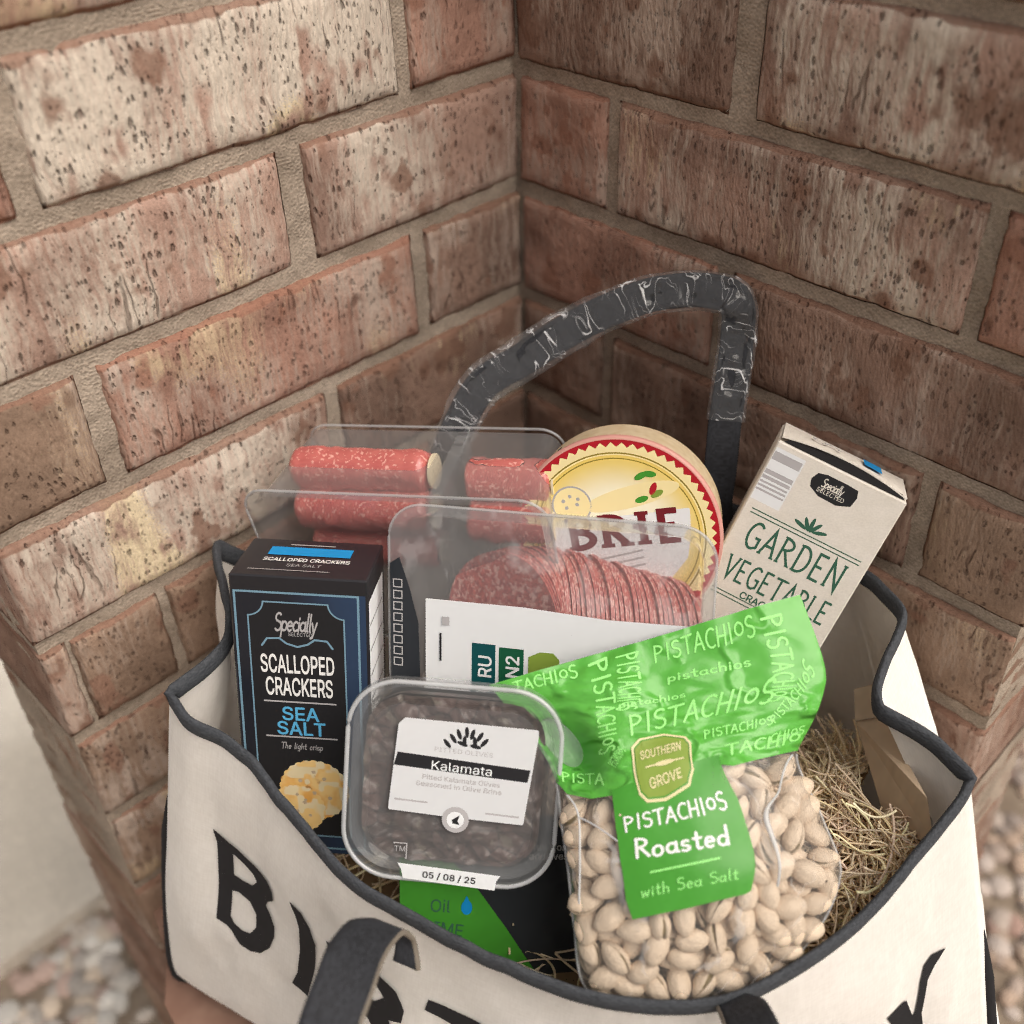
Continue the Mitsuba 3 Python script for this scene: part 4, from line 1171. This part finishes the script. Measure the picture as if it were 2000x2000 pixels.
fL, fR, fB = (PchipInterpolator(pbb, q) for q in (PL, PR, PBU))
PN = unit((.35, -.42, .84))


def pouch(a, b, off=0.0, side=1):
    a, b = np.asarray(a, float), np.clip(np.asarray(b, float), 0, 1)
    l, r, s = fL(b), fR(b), (a + 1) / 2
    P = l * (1 - s)[..., None] + r * s[..., None]
    crease = (meshkit.fbm(np.stack([a * 2.2, b * 5, 0 * a + 1], -1), 3, 8) - .5) * .010 * np.clip(1 - a ** 2, 0, 1) * np.clip((b - .5) * 5, .25, 1)
    crease = crease - .024 * np.exp(-((a + .78) / .16) ** 2 - ((b - .74) / .13) ** 2)
    return P + PN * (fB(b) * np.sqrt(np.clip(1 - a ** 2, 0, 1)) * side + (crease if side > 0 else 0) + off)[..., None]


K = thing('pistachio_pouch', 'bright green topped clear pouch of pistachios at the front right', 'pistachio pouch')
na, nb = 90, 110
A_, B_ = np.meshgrid(np.linspace(-1, 1, na), np.linspace(0, 1, nb), indexing='ij')
Pf = pouch(np.sin(A_ * np.pi / 2), B_)
part(K, 'front_film', trimesh.Trimesh(Pf.reshape(-1, 3), grid_faces(na, nb), process=False), 'pouch_film', smooth=True, uv=np.stack([A_ * .07, B_ * .2], -1).reshape(-1, 2))
Pb = pouch(np.sin(A_ * np.pi / 2), B_, -.0012, side=-.8)
part(K, 'back_film', trimesh.Trimesh(Pb.reshape(-1, 3), grid_faces(na, nb), process=False), 'pouch_back', smooth=True)


def pdecal(name, g, off, mat, size=.05, uv=False, label=None):
    v, f = tri2(g)
    v3, f = trimesh.remesh.subdivide_to_size(np.c_[v, 0 * v[:, 0]], f, size, max_iter=14)
    v = v3[:, :2]
    return part(K, name, trimesh.Trimesh(pouch(v[:, 0], v[:, 1], off), f, process=False), mat, smooth=True, uv=v * [.07, .2] * 5 if uv else None, label=label)


head = sg.Polygon([(-.999, .999), (.999, .999), (.999, .63), (.80, .617), (.427, .599), (.323, .606), (-.571, .555), (-.75, .552), (-.93, .575), (-.999, .625)])
pdecal('green_header', head, .0004, 'green_film', .04, True, 'crinkled lime green film header')
lab = sg.Polygon([(-.571, .570), (.323, .640), (.345, .57), (.357, .535), (.335, .43), (.304, .330), (.27, .322), (-.15, .289), (-.542, .266), (-.59, .309), (-.613, .398), (-.60, .47)])
pdecal('label', lab, .0008, 'green_label', .04, False, 'darker green label panel')
bg = sg.Polygon([(-.337, .704), (-.275, .732), (-.111, .740), (.027, .720), (.064, .696), (.087, .605), (.021, .572), (-.183, .545), (-.308, .543), (-.345, .561), (-.340, .633)])
pdecal('badge', bg, .0012, 'badge_olive')
pdecal('badge', sa.scale(bg, 1.12, 1.12).difference(sa.scale(bg, 1.04, 1.04)), .0012, 'ink_cream')


def affine_text(g, bl, br, tl):
    """Puts a centred text onto the pouch: its lower left, lower right and upper left corners."""
    x0, y0, x1, y1 = g.bounds
    bl, br, tl = map(np.array, (bl, br, tl))
    ex, ey = (br - bl) / (x1 - x0), (tl - bl) / (y1 - y0)
    o = bl - ex * x0 - ey * y0
    return sa.affine_transform(g, [ex[0], ey[0], ex[1], ey[1], o[0], o[1]])


HW = dict(jitter=.03, gap=.09)
def ptext(s, bl, br, tl, mat, off=.0013, weight=.10, seed=1, g=None):
    g = g if g is not None else strokes(s, 1.0, weight, seed=seed, **HW)
    pdecal('lettering', affine_text(g, bl, br, tl), off, mat, .05)


ptext('PISTACHIOS', (-.546, .458), (.254, .511), (-.531, .500), 'ink_white', weight=.135)
ptext('Roasted', (-.513, .398), (.178, .434), (-.490, .447), 'ink_white', weight=.14, seed=2)
pdecal('printed_line', sg.Polygon([(-.415, .3685), (.086, .4045), (.086, .4095), (-.415, .3735)]), .0013, 'ink_lime')
ptext('with Sea Salt', (-.481, .311), (.205, .356), (-.484, .342), 'ink_lime', weight=.11, seed=3)
ptext('', (-.300, .655), (.010, .676), (-.303, .692), 'ink_cream', .0016, g=text2('SOUTHERN', 1, 1, True))
ptext('', (-.270, .562), (.0, .583), (-.262, .590), 'ink_cream', .0016, g=text2('GROVE', 1, 1, True))
pdecal('badge', affine_text(sa.scale(sg.Point(0, 0).buffer(1), 3, 1).union(sg.box(-6, -.3, 6, .3)), (-.27, .615), (.04, .634), (-.27, .635)), .0016, 'ink_cream')
for s, bl, br, tl, sd in (('PISTACHIOS', (-.002, .957), (.640, .962), (.034, .988), 4), ('PISTACHIOS', (-.350, .753), (.643, .824), (-.294, .835), 5), ('pistachios', (.017, .912), (.542, .918), (.041, .936), 6),
                          ('PISTACHIOS', (.188, .708), (.683, .736), (.177, .749), 7), ('PISTACHIOS', (-.39, .985), (-.62, .70), (-.25, .99), 8), ('PISTACHIOS', (.70, .985), (.61, .83), (.85, .985), 9),
                          ('TACHIOS', (-.90, .953), (-.483, .957), (-.870, .988), 10), ('TACHIO', (.369, .628), (.97, .655), (.345, .678), 11), ('PISTACHIOS', (-.215, .985), (-.37, .85), (-.06, .985), 12),
                          ('PISTACHIOS', (-.50, .640), (-.40, .700), (-.56, .665), 13), ('PISTACHIOS', (.70, .74), (.93, .90), (.64, .77), 14), ('pistachios', (-.34, .852), (.10, .868), (-.33, .880), 15),
                          ('PISTA', (-.95, .62), (-.62, .585), (-.93, .665), 16), ('CHIOS', (.72, .66), (.97, .69), (.70, .70), 17)):
    ptext(s, bl, br, tl, 'ink_mint', .0008, .12 if sd in (4, 5) else .14, sd)
for sd in (-1, 1):
    bb_ = np.linspace(.0, .62, 60)
    part(K, 'seam', tube(pouch(np.full(60, sd * .999), bb_), .0009, 6), 'tub_rim', smooth=True)
# the welded seam that catches the light
sm = spline([(.952, .615), (.72, .550), (.506, .488), (.50, .430), (.492, .340)], 50)
sp_ = pouch(sm[:, 0], sm[:, 1], .0010)
part(K, 'seam', tube(sp_, .0006 + .0010 * np.exp(-((np.linspace(0, 1, 50) - .75) / .14) ** 2), 8), 'seam_film', smooth=True)
sm = spline([(-.93, .570), (-.86, .50), (-.90, .40), (-.94, .30)], 40)
part(K, 'seam', tube(pouch(sm[:, 0], sm[:, 1], .0010), .0006, 8), 'seam_film', smooth=True)
sm = spline([(-.86, .50), (-.74, .475), (-.61, .44)], 24)
part(K, 'seam', tube(pouch(sm[:, 0], sm[:, 1], .0010), .0005, 8), 'seam_film', smooth=True)


def nut_mesh(seed):
    r = np.random.default_rng(seed)
    s = trimesh.creation.icosphere(subdivisions=4)
    v = s.vertices.copy()
    prof = 1 + .10 * v[:, 0] - .10 * v[:, 0] ** 2
    gapw = .10 + .10 * r.random()
    opening = np.clip((v[:, 0] + .45) / 1.0, 0, 1) ** .7
    lat = np.abs(v[:, 2])
    inn = np.clip(1 - lat / (gapw * opening + .012), 0, 1)
    fold = np.exp(-(lat / .05) ** 2)
    col = np.tile([.66, .535, .405], (len(v), 1)) * (1 + .16 * (meshkit.fbm(v * 2.2 + seed * 7, 3, seed)[:, None] - .5) * 2)
    col = col * (1 - .12 * np.clip(np.abs(v[:, [0]]) - .6, 0, 1) * 2)
    kern = np.array([.23, .17, .07]) * (1 + .3 * (meshkit.noise(v * 6)[:, None] - .5))
    col = np.where((inn > .12)[:, None], kern * .8, col)
    col = np.where((fold > .55)[:, None] & (inn <= .12)[:, None], col * .62, col)
    shrink = 1 - .20 * np.clip(inn * 3, 0, 1) - .03 * fold
    open_z = np.sign(v[:, 2]) * .16 * opening * np.clip(lat * 4, 0, 1)
    v = v * shrink[:, None]
    v = np.c_[v[:, 0] * .0094, v[:, 1] * .0061 * prof, (v[:, 2] + open_z * r.random()) * .0054 * prof]
    v += s.vertex_normals * ((meshkit.fbm(s.vertices * 3 + seed, 2, seed)[:, None] - .5) * .0006)
    return trimesh.Trimesh(v, s.faces, process=False), col


nuts = [nut_mesh(i) for i in range(6)]
nut_d = [mesh_dict(m, 'nut_shell', smooth=True, color=c) for m, c in nuts]
r = np.random.default_rng(7)
placed = []
for layer, most in ((.0090, 230), (.0185, 120)):
    ca, cb = np.sin(r.uniform(-1, 1, 30000) * np.pi / 2 * .94) * .90, r.uniform(.10, .60, 30000)
    thick = fB(cb) * np.sqrt(np.clip(1 - ca * ca, 0, 1))
    ok = ~((cb > .52) & (ca < .35) & (r.random(30000) < .8)) & (thick * 1.75 >= layer * .8)
    pts = pouch(ca, cb, -layer)[ok] + PN * r.uniform(-.0008, .0005, ok.sum())[:, None]
    got = np.array([q[0] for q in placed]).reshape(-1, 3)
    gap2 = (.0111 if layer < .01 else .0115) ** 2
    n0 = len(got)
    for q in pts:
        if len(got) - n0 >= most:
            break
        if len(got) == 0 or ((got - q) ** 2).sum(1).min() > gap2:
            got = np.vstack([got, q])
            placed.append((q, layer))
for p, layer in placed:
    t = unit(r.normal(size=3))
    t = unit(t - PN * (t @ PN) * .93)
    n2 = PN * r.choice((-1, 1)) + r.normal(size=3) * (.38 if r.random() < .5 else 1.4)
    n2 = unit(n2 - t * (n2 @ t))
    b2 = np.cross(n2, t)
    sc_ = r.uniform(.88, 1.08)
    M = np.eye(4)
    M[:3, :3] = np.c_[t, b2, n2] * sc_
    M[:3, 3] = p
    k = numbered(K + '__pistachio')
    scene[k] = {**nut_d[r.integers(6)], 'to_world': mi.ScalarTransform4f(M.tolist())}

# --- wood wool and cardboard in the bottom of the bag
rim_xy = np.vstack([FRONT[::6, NT // 2], RIGHTP[::6, NT // 2], BACKP[::6, NT // 2], LEFTP[::6, NT // 2]])[:, :2]
inside = sg.Polygon(rim_xy).buffer(0).buffer(-.012)
for lev in range(14, 56, 5):
    inside = inside.intersection(sg.Polygon(np.vstack([X[::3, lev] for X in (FRONT, RIGHTP, BACKP, LEFTP)])[:, :2]).buffer(0).buffer(-.010))
shapely.prepare(inside)


def heap(x, y):
    return .134 + .072 * np.exp(-(((x - .40) / .07) ** 2 + ((y + .10) / .08) ** 2)) + .022 * (meshkit.fbm(np.stack([x * 18, y * 18, 0 * x], -1), 3, 4) - .5)


W = thing('wood_wool', 'tan shredded wood wool filling the bag at the right', 'wood wool', kind='stuff')
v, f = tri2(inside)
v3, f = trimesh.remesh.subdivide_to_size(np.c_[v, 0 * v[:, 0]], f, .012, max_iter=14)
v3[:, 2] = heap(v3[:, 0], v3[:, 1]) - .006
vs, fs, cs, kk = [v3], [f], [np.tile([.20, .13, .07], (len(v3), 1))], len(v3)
r = np.random.default_rng(21)
x0, y0, x1, y1 = inside.bounds
n = 0
while n < 1900:
    right = r.random() < .72
    p = np.array([r.uniform(.33, .45), r.uniform(-.20, -.03)]) if right else np.array([r.uniform(x0, x1), r.uniform(y0, y1)])
    if not shapely.contains_xy(inside, p[0], p[1]):
        continue
    n += 1
    L = r.uniform(.03, .085)
    R_ = r.uniform(.012, .13)
    a0, tl = r.uniform(0, 6.28), r.uniform(-.7, .7)
    s = np.linspace(-.5, .5, 12) * L / R_
    e1 = np.array([math.cos(a0), math.sin(a0), 0])
    e2 = unit(np.cross(e1, [0, 0, 1]) * math.cos(tl) + np.array([0, 0, 1]) * math.sin(tl))
    wav = .003 * np.sin(s * r.uniform(1, 4) + r.uniform(0, 6))
    q = R_ * np.sin(s)[:, None] * e1 + R_ * (1 - np.cos(s))[:, None] * e2 + wav[:, None] * np.array([0, 0, 1])
    base = np.array([p[0], p[1], heap(np.array(p[0]), np.array(p[1])) + r.uniform(-.004, .010 + (.012 if r.random() < .1 else 0))])
    q = q + base
    if not shapely.contains_xy(inside, q[:, 0], q[:, 1]).all():
        q = base + (q - base) * .35
        if not shapely.contains_xy(inside, q[:, 0], q[:, 1]).all():
            continue
    m = tube(q, r.uniform(.0003, .0009), 4, squash=(1.0, .55))
    c = np.clip(np.array([.86, .71, .51]) * r.uniform(.6, 1.2), 0, .9) * np.array([1, r.uniform(.94, 1.04), r.uniform(.85, 1.1)])
    vs.append(m.vertices)
    fs.append(m.faces + kk)
    cs.append(np.tile(c, (len(m.vertices), 1)))
    kk += len(m.vertices)
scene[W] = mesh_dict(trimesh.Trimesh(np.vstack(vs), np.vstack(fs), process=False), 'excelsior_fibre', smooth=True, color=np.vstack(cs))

# --- a bent kraft card standing inside the right of the bag
K = thing('kraft_card', 'bent tan cardboard strip standing inside the right side of the bag', 'cardboard')
def sheet(pts, th=.0012):
    p = np.asarray(pts, float)
    n = unit(np.cross(p[1] - p[0], p[-1] - p[0])) * th
    m = len(p)
    f = [(0, i, i + 1) for i in range(1, m - 1)] + [(m, m + i + 1, m + i) for i in range(1, m - 1)]
    for i in range(m):
        j = (i + 1) % m
        f += [(i, m + i, m + j), (i, m + j, j)]
    return trimesh.Trimesh(np.vstack([p, p + n]), f, process=False)
part(K, 'flap', sheet([(0.3468, -0.0705, 0.243), (0.3576, -0.0598, 0.2489), (0.3668, -0.0709, 0.2355), (0.356, -0.0806, 0.2306)]), 'cardboard_kraft')
part(K, 'panel', sheet([(0.3561, -0.0792, 0.229), (0.3669, -0.0694, 0.234), (0.416, -0.1074, 0.2373), (0.4265, -0.1121, 0.2155), (0.4037, -0.1074, 0.1883)]), 'cardboard_kraft')
